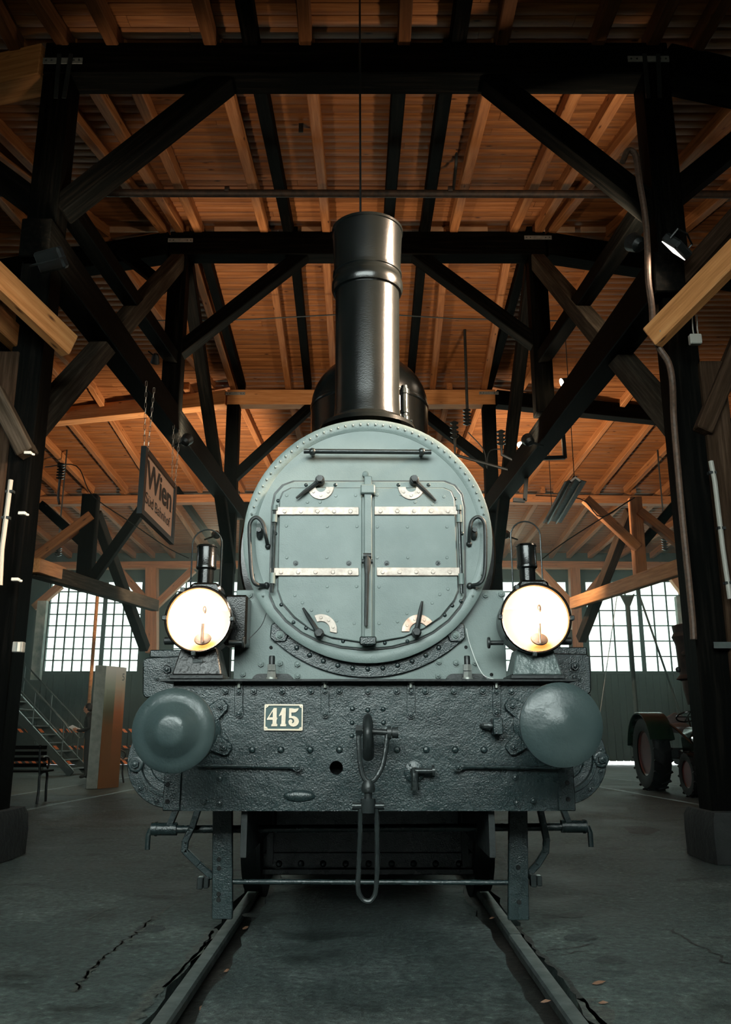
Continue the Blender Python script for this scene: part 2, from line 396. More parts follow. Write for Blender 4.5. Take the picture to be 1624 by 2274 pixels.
def bolt(parent, p, r=0.016, mat='dark_paint', kind='bolt', axis=FRONT):
    return inst(kind, piece(kind, mat), mat, parent, p, axis, r)

# ================================================================== SETTING
# roof: rafter undersides follow these knots (distance, height)
KN = [(-2.1, 6.2), (7.8, P(800, 120, 7.8).z), (13.0, P(800, 524, 13).z), (19.0, P(800, 866, 19).z), (24.0, P(800, 1094, 24).z), (29.6, P(800, 1242, 29.6).z)]
def roof_z(y):
    for (a, za), (b, zb) in zip(KN, KN[1:]):
        if y <= b or b == KN[-1][0]: return za + (zb - za) * (y - a) / (b - a)
def on_roof(px, py, k):                    # pixel ray meets the rafter plane of section k
    (a, za), (b, zb) = KN[k], KN[k + 1]; m = (zb - za) / (b - a)
    u, v = (px - 812) / F, (1137 - py) / F; dy, dz = _c - v * _s, _s + v * _c
    t = (za - m * a - CAM_H) / (dz - m * dy)
    return Vector((u * t, dy * t, CAM_H + dz * t))
RAFT_H = 0.2
deck = MB()
for (a, za), (b, zb) in zip(KN, KN[1:]):
    for s_ in (0,):
        z0, z1 = za + RAFT_H + .03, zb + RAFT_H + .03
        deck.add([(-19, a, z0), (19, a, z0), (19, b, z1), (-19, b, z1), (-19, a, z0 + .1), (19, a, z0 + .1), (19, b, z1 + .1), (-19, b, z1 + .1)],
                 [(0, 3, 2, 1), (4, 5, 6, 7), (0, 1, 5, 4), (1, 2, 6, 5), (2, 3, 7, 6), (3, 0, 4, 7)])
ceiling = deck.build('ceiling', 'wood_plank', origin=(0, 0, 0), kind='structure', label='planked underside of the timber shed roof', cat='ceiling')
# boards, one by one
PW = 0.20
def plank_mesh(L, w=PW):
    t = .022; g = .006
    prof = [(-w / 2 + g, -t), (-w / 2 + .035, -t - .013), (0, -t - .017), (w / 2 - .035, -t - .013), (w / 2 - g, -t), (w / 2 - g * .3, 0), (-w / 2 + g * .3, 0)]
    mb = MB(); n = len(prof)
    mb.add([(x, a, b) for x in (-L / 2, L / 2) for a, b in prof], [tuple(range(n)), tuple(reversed(range(n, 2 * n)))] + [(i, i + n, (i + 1) % n + n, (i + 1) % n) for i in range(n)])
    return mb
far = MB(); rows = 0
for k in range(0, 5):
    (a, za), (b, zb) = KN[k], KN[k + 1]
    if k == 0: a2 = 6.0; za = za + (zb - za) * (a2 - a) / (b - a); a = a2
    sl = math.hypot(b - a, zb - za); nrow = max(1, round(sl / PW)); w = sl / nrow; ang = math.atan2(zb - za, b - a)
    for i in range(nrow):
        t = (i + .5) / nrow; y = a + (b - a) * t; z = za + (zb - za) * t + RAFT_H + .028
        half = 1.2 + 0.52 * y
        cuts = [-half, random.uniform(-.75, -.1) * half * .8, random.uniform(.1, .75) * half * .8, half]
        for x0, x1 in zip(cuts, cuts[1:]):
            mb = plank_mesh(x1 - x0 - .004, w)
            rot = Matrix.Rotation(ang, 3, 'X'); dz = random.uniform(0, .008)
            if k >= 4:
                far.add([rot @ p + Vector(((x0 + x1) / 2, y, z)) for p in mb.v], mb.f); continue
            o = bpy.data.objects.new('plank', mb.mesh('plank', angle=50)); COL.objects.link(o); o.data.materials.append(M['wood_plank'])
            o.parent = ceiling; o.location = ((x0 + x1) / 2, y, z - dz); o.rotation_euler = (ang, 0, 0)
o = far.build('plank_field', 'wood_plank', ceiling); o['kind'] = 'stuff'

# rafters, read off section by section (image end points)
RAFT = {
 0: [((0, 50), (42, 130), 'n'), ((72, 0), (150, 118), 'n'), ((200, 0), (258, 118), 'n'), ((440, 0), (472, 118), 'n'), ((540, 0), (560, 118), 'd'), ((672, 0), (680, 118), 'n'),
     ((902, 0), (897, 118), 'n'), ((1032, 0), (1015, 118), 'd'), ((1135, 0), (1112, 118), 'n'), ((1367, 0), (1322, 118), 'n'), ((1497, 0), (1447, 108), 'n'), ((1607, 15), (1552, 110), 'n')],
 1: [((295, 190), (435, 505), 'n'), ((198, 190), (395, 510), 'n'), ((165, 275), (360, 515), 'n'), ((165, 475), (240, 530), 'n'), ((0, 305), (80, 385), 'n'), ((0, 450), (50, 505), 'n'),
     ((505, 210), (585, 510), 'n'), ((575, 190), (640, 515), 'd'), ((692, 190), (725, 515), 'n'), ((887, 190), (865, 480), 'd'), ((992, 190), (945, 515), 'd'), ((1082, 215), (1010, 510), 'n'),
     ((1292, 185), (1147, 505), 'n'), ((1397, 185), (1207, 500), 'n'), ((1420, 280), (1237, 505), 'n'), ((1432, 455), (1367, 515), 'n'), ((1624, 260), (1507, 385), 'n'), ((1612, 440), (1552, 490), 'n')],
 2: [((255, 574), (470, 865), 'n'), ((129, 788), (218, 880), 'n'), ((425, 570), (517, 862), 'n'), ((450, 555), (536, 862), 'd'), ((600, 580), (640, 862), 'n'), ((724, 565), (741, 840), 'n'), ((655, 575), (684, 862), 'd'),
     ((937, 581), (913, 840), 'd'), ((990, 575), (962, 860), 'n'), ((1131, 559), (1079, 851), 'n'), ((1172, 559), (1092, 843), 'd'), ((1338, 574), (1200, 800), 'n'), ((40, 740), (150, 860), 'n')],
 3: [((103, 990), (209, 1100), 'n'), ((160, 950), (279, 1096), 'n'), ((256, 950), (345, 1090), 'n'), ((352, 957), (439, 1086), 'n'), ((93, 1060), (140, 1103), 'n'), ((469, 967), (520, 1060), 'n'), ((550, 935), (590, 1020), 'n'), ((655, 930), (680, 1040), 'n'),
     ((1347, 950), (1240, 1088), 'n'), ((1443, 950), (1333, 1086), 'n'), ((1496, 987), (1400, 1086), 'n'), ((1217, 1010), (1167, 1083), 'n'), ((1060, 920), (1030, 1000), 'n'), ((985, 930), (965, 1020), 'n'), ((1540, 1040), (1480, 1092), 'n')],
 4: [((83, 1183), (163, 1246), 'n'), ((163, 1126), (293, 1236), 'n'), ((213, 1120), (336, 1236), 'n'), ((309, 1143), (382, 1236), 'n'), ((389, 1130), (446, 1216), 'n'), ((406, 1116), (472, 1209), 'd'), ((100, 1115), (235, 1240), 'n'),
     ((1197, 1110), (1142, 1200), 'n'), ((1220, 1146), (1170, 1206), 'n'), ((1310, 1120), (1234, 1226), 'n'), ((1393, 1110), (1280, 1223), 'n'), ((1383, 1180), (1327, 1226), 'n'), ((1530, 1150), (1387, 1233), 'n'), ((1530, 1176), (1453, 1236), 'n'), ((1460, 1110), (1340, 1215), 'n')]}
for k, rs in RAFT.items():
    (a, za), (b, zb) = KN[k], KN[k + 1]
    if k == 0: a = 6.2
    for p, q, kd in rs:
        A, B = on_roof(*p, k), on_roof(*q, k); d = B - A
        A2 = A + d * ((a - A.y) / d.y); B2 = A + d * ((b + .05 - A.y) / d.y)
        up = Vector((0, 0, RAFT_H / 2))
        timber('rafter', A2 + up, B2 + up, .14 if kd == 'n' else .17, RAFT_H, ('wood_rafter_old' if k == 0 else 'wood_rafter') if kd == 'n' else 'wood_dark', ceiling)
# boards at the roof step above the second beam, lit brightness put into colour
for x0, x1 in ((-4.6, -3.4), (-2.6, -1.75), (-1.1, -.55), (-.4, .35), (.95, 1.4), (1.5, 2.1), (2.9, 3.6), (3.7, 4.5)):
    zz = roof_z(13) + .10
    MB().box((x0, 13.02, zz), (x1, 13.06, zz + .10)).build('gap_board', 'roof_edge', ceiling, .004)

# timber frames, one row after another
def strap_plate(parent, px, py, Y, w=.38):
    c = P(px, py, Y)
    o = MB().box((c.x - w / 2, Y - .012, c.z - .035), (c.x + w / 2, Y, c.z + .035)).build('strap_plate', 'galvanised', parent)
    for dx in (-.42, -.28, .28, .42): bolt(o, (c.x + dx * w, Y - .012, c.z), .011, 'black_iron', 'rivet')
def frame_row(Y, px_l, px_r, beam_y, beam_h, post_w, mat_mid, mat_side, braces, label, out_ang=15, side_len=9, bw=.32, post_z=0.0):
    zb = P(812, beam_y, Y).z                                     # underside of the beam
    xl, xr = P(px_l, beam_y, Y).x, P(px_r, beam_y, Y).x
    r = empty('timber_frame', ((xl + xr) / 2, Y, 0), kind='structure', label=label, cat='timber frame')
    zc = zb + beam_h / 2
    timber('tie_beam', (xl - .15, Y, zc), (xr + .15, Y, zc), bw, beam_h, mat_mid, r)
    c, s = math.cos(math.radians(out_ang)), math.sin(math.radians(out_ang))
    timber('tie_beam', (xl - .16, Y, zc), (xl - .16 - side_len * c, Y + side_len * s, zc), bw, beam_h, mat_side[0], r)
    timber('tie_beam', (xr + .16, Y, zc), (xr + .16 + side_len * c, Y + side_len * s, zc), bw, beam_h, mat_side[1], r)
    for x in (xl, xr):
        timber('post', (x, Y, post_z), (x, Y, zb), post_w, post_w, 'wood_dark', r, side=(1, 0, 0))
    for (a, b, w, m) in braces:
        timber('brace', P(*a, Y), P(*b, Y), w, w * .9, m, r, side=(0, 1, 0))
    return r, xl, xr, zb
Y1, Y2, Y3, Y4, Y5 = 7.8, 13.0, 19.0, 24.0, 29.0
f1, xl1, xr1, zb1 = frame_row(Y1, 137, 1447, 187, .40, .30, 'wood_dark', ('wood_new', 'wood_dark'),
    [((135, 470), (505, 180), .24, 'wood_dark'), ((1465, 480), (1085, 180), .24, 'wood_dark'), ((100, 470), (-140, 290), .26, 'wood_dark'), ((1490, 440), (1760, 220), .26, 'wood_dark')],
    'nearest dark timber frame with knee braces carrying the roof in front of the chimney')
f2, xl2, xr2, zb2 = frame_row(Y2, 400, 1190, 575, .43, .30, 'wood_dark', ('wood_dark', 'wood_dark'),
    [((395, 785), (690, 555), .24, 'wood_dark'), ((1205, 775), (915, 560), .24, 'wood_dark'), ((370, 640), (270, 560), .2, 'wood_dark')],
    'second dark timber frame with knee braces crossing behind the chimney', post_z=6.0)
f3, xl3, xr3, zb3 = frame_row(Y3, 520, 1085, 903, .37, .30, 'wood_new', ('wood_new', 'wood_dark'),
    [((515, 1065), (700, 895), .24, 'wood_dark'), ((1095, 1040), (930, 910), .24, 'wood_dark')],
    'third timber frame with a pale new beam behind the dome')
f4, xl4, xr4, zb4 = frame_row(Y4, 545, 1085, 1117, .24, .26, 'wood_rafter', ('wood_rafter', 'wood_rafter'), [], 'fourth timber frame of reddish beams behind the hanging sign', out_ang=3, side_len=11)
f5, xl5, xr5, zb5 = frame_row(Y5, 560, 1075, 1262, .24, .26, 'wood_rafter', ('wood_rafter', 'wood_rafter'), [], 'last timber frame of reddish beams above the tall windows', out_ang=2, side_len=12)
strap_plate(f1, 140, 136, Y1 - .17, .42); strap_plate(f1, 1440, 132, Y1 - .17, .44)
strap_plate(f2, 401, 534, Y2 - .17, .42); strap_plate(f2, 1195, 528, Y2 - .17, .46); strap_plate(f3, 523, 874, Y3 - .17, .46); strap_plate(f3, 1086, 873, Y3 - .17, .46)
for px0, px1 in ((132, 124), (158, 142), (1432, 1440), (1462, 1466)):     # forked iron hangers at the head of the first posts
    MB().bar(P(px0, 120, Y1 - .19), P(px1, 218, Y1 - .19), .045, .012, side=(1, 0, 0)).build('iron_hanger', 'black_iron', f1)
# longitudinal bracing between the rows
def P3(px, py, Y): return P(px, py, Y)
lb = empty('side_bracing', (xl1, 13, 0), kind='structure', label='dark braces and long beams between the posts beside the hanging sign', cat='timber frame')
timber('long_beam', (xl1 + .02, 7.5, 5.78), (xl3 + .1, 19.6, 6.1), .30, .42, 'wood_dark', lb)
timber('brace', (xl1, 7.9, 3.9), (xl2, 12.9, zb2 - .1), .22, .24, 'wood_grey', lb)
timber('brace', (xl1, 7.9, 6.6), (xl2, 12.9, 6.95), .20, .22, 'wood_dark', lb)
timber('brace', (xl2 + .1, 13.1, zb2 - .05), (xl3 + .05, 19.2, 4.6), .22, .22, 'wood_dark', lb)
timber('tie_pair', P(-160, 470, 6.2), P(156, 770, 7.55), .12, .24, 'wood_new', lb)
timber('tie_pair', P(-170, 560, 6.2), P(60, 775, 7.95), .12, .24, 'wood_new', lb)
timber('brace', P(-10, 870, 7.6), P(62, 1010, 7.6), .2, .16, 'wood_grey', lb, side=(0, 1, 0))
timber('brace', P(-30, 690, 7.9), P(70, 960, 7.9), .2, .2, 'wood_dark', lb, side=(0, 1, 0))
timber('post_cheek', (xl1 - .19, 7.78, .35), (xl1 - .19, 7.78, 4.62), .30, .24, 'wood_brown', lb, side=(0, 1, 0))
timber('post_cheek', (xl1 - .30, 7.60, .35), (xl1 - .30, 7.60, 3.55), .20, .16, 'wood_brown', lb, side=(0, 1, 0))
rb = empty('side_bracing', (xr1, 13, 0), kind='structure', label='dark braces and long beams between the posts above the tractor', cat='timber frame')
timber('long_beam', (xr1 - .12, 7.5, 5.4), (xr3 - .0, 19.6, 6.15), .30, .42, 'wood_dark', rb)
timber('brace', (xr1, 7.9, 3.9), (xr2, 12.9, zb2 - .1), .22, .24, 'wood_grey', rb)
timber('brace', (xr1, 7.9, 6.6), (xr2, 12.9, 6.95), .20, .22, 'wood_dark', rb)
timber('brace', (xr2 - .05, 13.1, zb2 - .05), (xr3 + .05, 19.2, 4.6), .22, .22, 'wood_dark', rb)
o = timber('tie_pair', P(1840, 355, 6.0), P(1448, 752, 7.35), .12, .24, 'wood_new', rb)
b_ = P(1472, 737, 7.23); bolt(rb, b_, .028, 'nut_metal', axis=(-1, -.35, 0))
timber('tie_pair', P(1700, 415, 6.9), P(1455, 690, 7.9), .13, .2, 'wood_brown', rb)
timber('brace', P(1650, 740, 7.6), P(1560, 960, 7.6), .16, .16, 'wood_brown', rb, side=(0, 1, 0))
timber('post_cheek', (xr1 + .24, 7.72, .4), (xr1 + .24, 7.72, 4.5), .26, .24, 'wood_brown', rb, side=(0, 1, 0))
b_ = P(127, 738, 7.4); bolt(lb, b_, .026, 'nut_metal', axis=(.9, -.4, 0))
# hanging trusses in the side bays
def truss(label, parts):
    r = empty('hanging_truss', parts[0][1], kind='structure', label=label, cat='timber frame')
    for nm, a, b, w, h, m in parts: timber(nm, a, b, w, h, m, r)
truss('hanging post with braces on a weathered grey rail in front of the big window beside the stairs', [
    ('long_rail', P(70, 1262, 15.0), P(345, 1345, 23.0), .20, .30, 'wood_grey'), ('hanging_post', P(203, 1100, 19.0), P(187, 1312, 19.0), .30, .34, 'wood_dark'),
    ('brace', P(205, 1145, 18.9), P(72, 1245, 18.9), .2, .22, 'wood_rafter'), ('brace', P(205, 1285, 18.9), P(335, 1105, 18.9), .2, .22, 'wood_dark'), ('strut', P(212, 1140, 19.2), P(322, 1440, 22.5), .22, .24, 'wood_dark'),
    ('rail_block', P(74, 1255, 14.8), P(134, 1275, 16.4), .22, .26, 'wood_new'), ('brace', P(205, 1225, 19.1), P(90, 1120, 19.1), .18, .2, 'wood_dark')])
truss('hanging post with braces on a pale sloping rail in front of the big window above the tractor', [
    ('long_rail', P(1550, 1247, 15.0), P(1272, 1340, 22.0), .16, .30, 'wood_new'), ('hanging_post', P(1410, 1105, 19.0), P(1424, 1300, 19.0), .24, .26, 'wood_rafter'),
    ('brace', P(1300, 1108, 18.9), P(1418, 1218, 18.9), .18, .2, 'wood_rafter'), ('brace', P(1418, 1135, 18.9), P(1550, 1240, 18.9), .2, .2, 'wood_rafter'), ('strut', P(1402, 1135, 19.2), P(1291, 1420, 22.5), .22, .24, 'wood_brown'),
    ('brace', P(1500, 1120, 19.1), P(1420, 1215, 19.1), .18, .2, 'wood_dark')])
# wall posts and small braces under the last beam
wp = empty('wall_posts', (0, 28.9, 0), kind='structure', label='reddish posts and small braces under the last roof beam', cat='timber frame')
for a, b, w, m in [((338, 1262), (338, 1450), .38, 'wood_rafter'), ((1275, 1262), (1282, 1440), .34, 'wood_rafter'), ((265, 1265), (335, 1345), .24, 'wood_rafter'), ((430, 1265), (346, 1345), .24, 'wood_rafter'),
                   ((135, 1300), (76, 1350), .24, 'wood_rafter'), ((1195, 1262), (1272, 1345), .24, 'wood_new'), ((1352, 1262), (1286, 1345), .24, 'wood_rafter'), ((1485, 1270), (1545, 1350), .26, 'wood_new'), ((1263, 1400), (1287, 1490), .2, 'wood_brown')]:
    timber('post' if a[0] == b[0] else 'brace', P(*a, 28.7), P(*b, 28.7), w, w, m, wp, side=(0, 1, 0))

# back wall with tall windows
YB = 29.5
ZW0, ZW1 = P(300, 1492, YB).z, P(300, 1288, YB).z
wins = [('window_1', P(98, 1492, YB).x - .1, P(318, 1300, YB).x, 10, 8, 6), ('window_2', P(1318, 1492, YB).x - .1, P(1524, 1300, YB).x + .25, 8, 6, 4), ('window_3', P(388, 1300, YB).x, P(1262, 1300, YB).x, 36, 8, None)]
bw = MB()
xs = [-19] + sum(([a, b] for _, a, b, *_ in sorted(wins, key=lambda w: w[1])), []) + [19]
for i in range(0, len(xs), 2): bw.box((xs[i], YB, 0.0), (xs[i + 1], YB + .35, 8.5))
for _, a, b, *_ in wins:
    bw.box((a, YB, ZW1), (b, YB + .35, 8.5))
wall_back = bw.build('wall_back', 'wall_dark', origin=(0, YB, 0), kind='structure', label='dark end wall of the shed around the tall windows', cat='wall')
for i, (nm, a, b, nc, nr, mull) in enumerate(wins):
    r = empty(nm, ((a + b) / 2, YB + .15, ZW0), kind='structure', cat='window', label=['tall gridded window bright with daylight above the information pillar', 'tall gridded window bright with daylight above the tractor', 'wide gridded window mostly hidden behind the locomotive'][i])
    fr = MB().box((a, YB + .08, ZW0 - .06), (b, YB + .2, ZW0 + .03)).box((a, YB + .08, ZW1 - .05), (b, YB + .2, ZW1)).box((a, YB + .08, ZW0), (a + .05, YB + .2, ZW1)).box((b - .05, YB + .08, ZW0), (b, YB + .2, ZW1))
    fr.build('window_frame', 'wall_dark', r)
    cw, ch = (b - a) / nc, (ZW1 - ZW0) / nr
    for c in range(1, nc):
        x = a + c * cw; th = .07 if c == mull else .021
        MB().box((x - th, YB + .10, ZW0), (x + th, YB + .16, ZW1)).build('glazing_bar', 'wall_dark', r)
    for q in range(1, nr):
        z = ZW0 + q * ch
        MB().box((a, YB + .105, z - .019), (b, YB + .155, z + .019)).build('glazing_bar', 'wall_dark', r)
    pane = MB().box((-cw / 2 + .012, -.003, -ch / 2 + .012), (cw / 2 - .012, .003, ch / 2 - .012)).mesh('pane'); pane.materials.append(M['window_glass'])
    if i < 2:
        for c in range(nc):
            for q in range(nr): inst('pane', pane, 'window_glass', r, (a + (c + .5) * cw, YB + .13, ZW0 + (q + .5) * ch))
    else:
        MB().box((a, YB + .127, ZW0), (b, YB + .133, ZW1)).build('pane', 'window_glass', r)
# gates of upright boards under the windows
for i, (nm, a, b, nc, nr, mull) in enumerate(wins):
    z0 = .10 if i == 1 else 0.0
    g = empty('door_%d' % (i + 1), ((a + b) / 2, YB + .1, 0), kind='structure', cat='gate', label=['dark boarded gate under the window behind the metal stairs', 'dark boarded gate under the window with a bright slot below', 'dark boarded gate hidden behind the locomotive'][i])
    MB().box((a, YB + .12, z0 + .02), (b, YB + .2, ZW0 - .06)).build('gate_core', 'wall_dark', g)
    if i < 2:
        n = 16; w = (b - a) / n
        bm_ = MB().box((-w / 2 + .006, -.02, 0), (w / 2 - .006, .02, ZW0 - .08 - z0)).mesh('gate_board', bevel=.006); bm_.materials.append(M['wall_dark'])
        for k in range(n): inst('gate_board', bm_, 'wall_dark', g, (a + (k + .5) * w, YB + .1 + random.uniform(-.004, .004), z0))
for px0, px1, z0, z1, nm in ((72, 106, 1482, 1335, 'trim_1'), (1512, 1540, 1460, 1325, 'trim_2')):
    A, B = P(px0, z0, 28.2), P(px1, z1, 28.2)
    MB().box((A.x, 28.1, A.z - .4), (B.x, 28.3, B.z)).build(nm, 'weathered', kind='structure', label=['pale weathered wall board lit by the window beside the stairs', 'pale weathered wall board lit by the window beside the right-hand posts'][nm == 'trim_2'], cat='wall board')
# side walls and front wall behind the camera
MB().box((-19.3, -2.1, 0), (-19, 30, 9)).build('wall_left', 'wall_dark', kind='structure', label='dark side wall beyond the stairs', cat='wall')
MB().box((19, -2.1, 0), (19.3, 30, 9)).build('wall_right', 'wall_dark', kind='structure', label='dark side wall beyond the tractor', cat='wall')
wf = MB().box((-19, -2.1, 0), (19, -1.8, FW_Z0)).box((-19, -2.1, FW_Z0), (FW_X0, -1.8, 6.6)).box((FW_X1, -2.1, FW_Z0), (19, -1.8, 6.6)).box((FW_X0, -2.1, FW_Z1), (FW_X1, -1.8, 6.6))
wf.build('wall_front', 'wall_dark', origin=(0, -2, 0), kind='structure', label='dark outer wall with a wide high window opening behind the viewer', cat='wall')
# ------------------------------------------------------------------ floor with flush rails
fl = empty('floor', (0, 10, 0), kind='structure', label='worn concrete and asphalt floor of the engine shed', cat='floor')
def slab(name, x0, x1, y0, y1, z, mat, edge=0, ny=160, nx=1):
    mb = MB(); vs = []; fs = []
    for j in range(ny + 1):
        y = y0 + (y1 - y0) * (j / ny) ** 1.6
        for i in range(nx + 1):
            x = x0 + (x1 - x0) * i / nx
            if i == 0 and edge & 1: x += random.uniform(-.012, .028)
            if i == nx and edge & 2: x += random.uniform(-.028, .012)
            vs.append((x, y, z)); 
    n = len(vs); w = nx + 1
    vs += [(a, b, z - .12) for a, b, c in vs]
    for j in range(ny):
        for i in range(nx):
            q = j * w + i; fs.append((q, q + 1, q + w + 1, q + w))
        q = j * w; fs.append((q, q + w, q + w + n, q + n)); q = j * w + nx; fs.append((q, q + n, q + w + n, q + w))
    mb.add(vs, fs); return mb.build(name, mat, fl)
RX0, RX1 = -0.735, 0.765                   # running edges of the rails
slab('floor_slab', RX0 + .085, RX1 - .085, -2.1, 30, -.004, 'floor_asphalt', 3)
slab('floor_slab', -19, RX0 - .095, -2.1, 30, -.006, 'floor_concrete', 2)
slab('floor_slab', RX1 + .095, 19, -2.1, 30, -.006, 'floor_concrete', 1)
MB().box((-1.2, -1.5, -.2), (1.2, 30, -.085)).build('groove_dirt', 'floor_dirt', fl)
MB().box((-40, -60, -.3), (40, -2.1, -.02)).build('ground', 'yard_ground', kind='structure', label='pale open yard in front of the shed', cat='ground')
def seam(pts, w, name, mat, jag=.02):
    q = [G(*p) for p in pts]; q = [q[0].lerp(q[1], 0)] + q[1:]
    dense = []
    for a, b in zip(q, q[1:]):
        n = max(2, int((b - a).length / .05))
        dense += [a.lerp(b, k / n) for k in range(n)]
    dense.append(q[-1]); L = []; Rr = []
    for i, p in enumerate(dense):
        d = (dense[min(i + 1, len(dense) - 1)] - dense[max(i - 1, 0)]).normalized(); nn = Vector((-d.y, d.x, 0)); off = nn * random.uniform(-jag, jag)
        ww = w * random.uniform(.4, 1.3); L.append(p + off + nn * ww); Rr.append(p + off - nn * ww)
    n = len(L); MB().add([v + Vector((0, 0, -.004)) for v in L + Rr], [(i, i + 1, n + i + 1, n + i) for i in range(n - 1)]).build(name, mat, fl)
def patch(pts, name, mat):
    q = [G(*p) for p in pts]; out = []; js = min(1.0, (max(p.x for p in q) - min(p.x for p in q)) * .6)
    for a, b in zip(q, q[1:] + q[:1]):
        for k in range(6):
            p = a.lerp(b, k / 6); out.append(p + Vector((random.uniform(-.03, .03), random.uniform(-.05, .05), 0)) * js)
    c = sum(out, Vector()) / len(out)
    MB().add([Vector((p.x, p.y, -.0045)) for p in out] + [Vector((c.x, c.y, -.0045))], [(i, (i + 1) % len(out), len(out)) for i in range(len(out))]).build(name, mat, fl)
seam([(160, 2200), (225, 2125), (290, 2080), (345, 2035), (395, 2000), (430, 1975)], .012, 'floor_crack', 'floor_pale')
seam([(165, 2196), (228, 2121), (292, 2076), (347, 2031)], .007, 'floor_crack', 'floor_dirt')
seam([(170, 2050), (215, 2028), (262, 2012)], .01, 'floor_crack', 'floor_pale')
seam([(285, 2274), (340, 2200), (400, 2150), (440, 2105), (480, 2060)], .03, 'floor_crack', 'floor_pale', .012)
seam([(365, 2190), (405, 2150), (445, 2108), (475, 2065)], .009, 'floor_crack', 'floor_dirt', .008)
seam([(1345, 2274), (1300, 2225), (1265, 2180), (1225, 2140), (1175, 2090), (1150, 2055)], .014, 'floor_crack', 'floor_dirt', .01)
seam([(1350, 2274), (1320, 2240), (1290, 2215)], .05, 'floor_crack', 'floor_pale', .03)
seam([(1490, 2060), (1530, 2085), (1560, 2100), (1624, 2140)], .008, 'floor_crack', 'floor_dirt', .03)
seam([(1210, 2110), (1260, 2105), (1310, 2095)], .008, 'floor_crack', 'floor_dirt', .02); seam([(1215, 2118), (1265, 2116), (1300, 2108)], .006, 'floor_crack', 'floor_dirt', .02)
seam([(10, 1822), (110, 1800), (215, 1785), (300, 1770)], .015, 'floor_crack', 'floor_dirt', .05)
patch([(85, 1832), (150, 1814), (240, 1800), (330, 1795), (360, 1815), (330, 1832), (230, 1838), (150, 1836)], 'floor_patch', 'floor_pale')
patch([(1385, 1835), (1430, 1832), (1470, 1842), (1440, 1853), (1400, 1850)], 'floor_patch', 'floor_dirt')
for x, y, w_, h_ in ((600, 2172, 30, 6), (690, 2115, 28, 5), (760, 2050, 40, 7), (870, 2045, 30, 5), (1040, 2075, 35, 6), (1355, 2130, 38, 10), (1290, 2080, 40, 9), (335, 2060, 35, 9), (360, 1990, 30, 5), (620, 2070, 26, 5), (560, 2030, 24, 5), (1270, 2030, 32, 6)):
    patch([(x + w_ * math.cos(t * math.pi / 4), y + h_ * math.sin(t * math.pi / 4)) for t in range(8)], 'oil_stain', 'floor_stain')
def rail(x_in, side, y0, y1, label, group=None):
    # head, web and foot; running edge at x_in, head lies outwards
    s = side; pr = [(0, -.014), (.008, -.002), (.02, 0), (.058, 0), (.068, -.004), (.072, -.014), (.070, -.045), (.045, -.055), (.045, -.13), (.027, -.13), (.027, -.055), (.002, -.045)]
    mb = MB(); n = len(pr); vs = [(x_in + s * a, y, b) for y in (y0, y1) for a, b in pr]
    mb.add(vs, [tuple(range(n)), tuple(range(n, 2 * n))] + [(i, (i + 1) % n, (i + 1) % n + n, i + n) for i in range(n)])
    return mb.build('rail', 'rail_steel', label=label, cat='rail', group='rails under the locomotive')
rail(RX0, -1, -2.1, 30, 'worn steel rail flush in the floor leading under the left-hand wheel')
rail(RX1, 1, -2.1, 5.0, 'near length of worn steel rail with a notched end in the floor on the right')
rail(RX1 + .004, 1, 5.02, 30, 'far length of steel rail running under the right-hand wheel')
def floor_rail(a, b, label):
    A, B = G(*a), G(*b); d = (B - A).normalized(); A -= d * 6; B += d * 8
    MB().bar(A + Vector((0, 0, -.027)), B + Vector((0, 0, -.027)), .065, .06).build('rail', 'rail_steel', bevel=.008, label=label, cat='rail', group='rails of the neighbouring tracks')
floor_rail((14, 1807), (307, 1750), 'shiny rail crossing the floor in front of the information pillar')
floor_rail((18, 1767), (189, 1741), 'shiny rail crossing the floor behind the cast-iron bench leg')
floor_rail((1330, 1747), (1520, 1780), 'shiny rail in the floor in front of the tractor')
floor_rail((1340, 1727), (1440, 1737), 'shiny rail in the floor behind the tractor wheel')
# stone footings of the first posts
def footing(x, y, w, label):
    mb = MB(); n = 10
    prof = [(1.0, 0), (1.02, .2), (1.0, .34), (.93, .40)]
    vs = []; 
    for r, h in prof:
        for k in range(n * 4):
            t = 2 * math.pi * k / (n * 4); c, s = math.cos(t), math.sin(t); q = 1 / max(abs(c), abs(s)) ** .82
            j = 1 + random.uniform(-.012, .012); vs.append((x + c * q * w / 2 * r * j, y + s * q * w / 2 * r * j, h))
    m = n * 4; fs = [(i * m + k, i * m + (k + 1) % m, (i + 1) * m + (k + 1) % m, (i + 1) * m + k) for i in range(len(prof) - 1) for k in range(m)] + [tuple(range(3 * m, 4 * m))]
    mb.add(vs, fs).build('stone_footing', 'stone_dark', label=label, cat='footing', group='stone footings under the posts')
footing(xl1 - .09, 7.8, .72, 'dark stone block under the first post on the bench side')
footing(xr1 + .12, 7.8, .72, 'dark stone block under the first post on the tractor side')

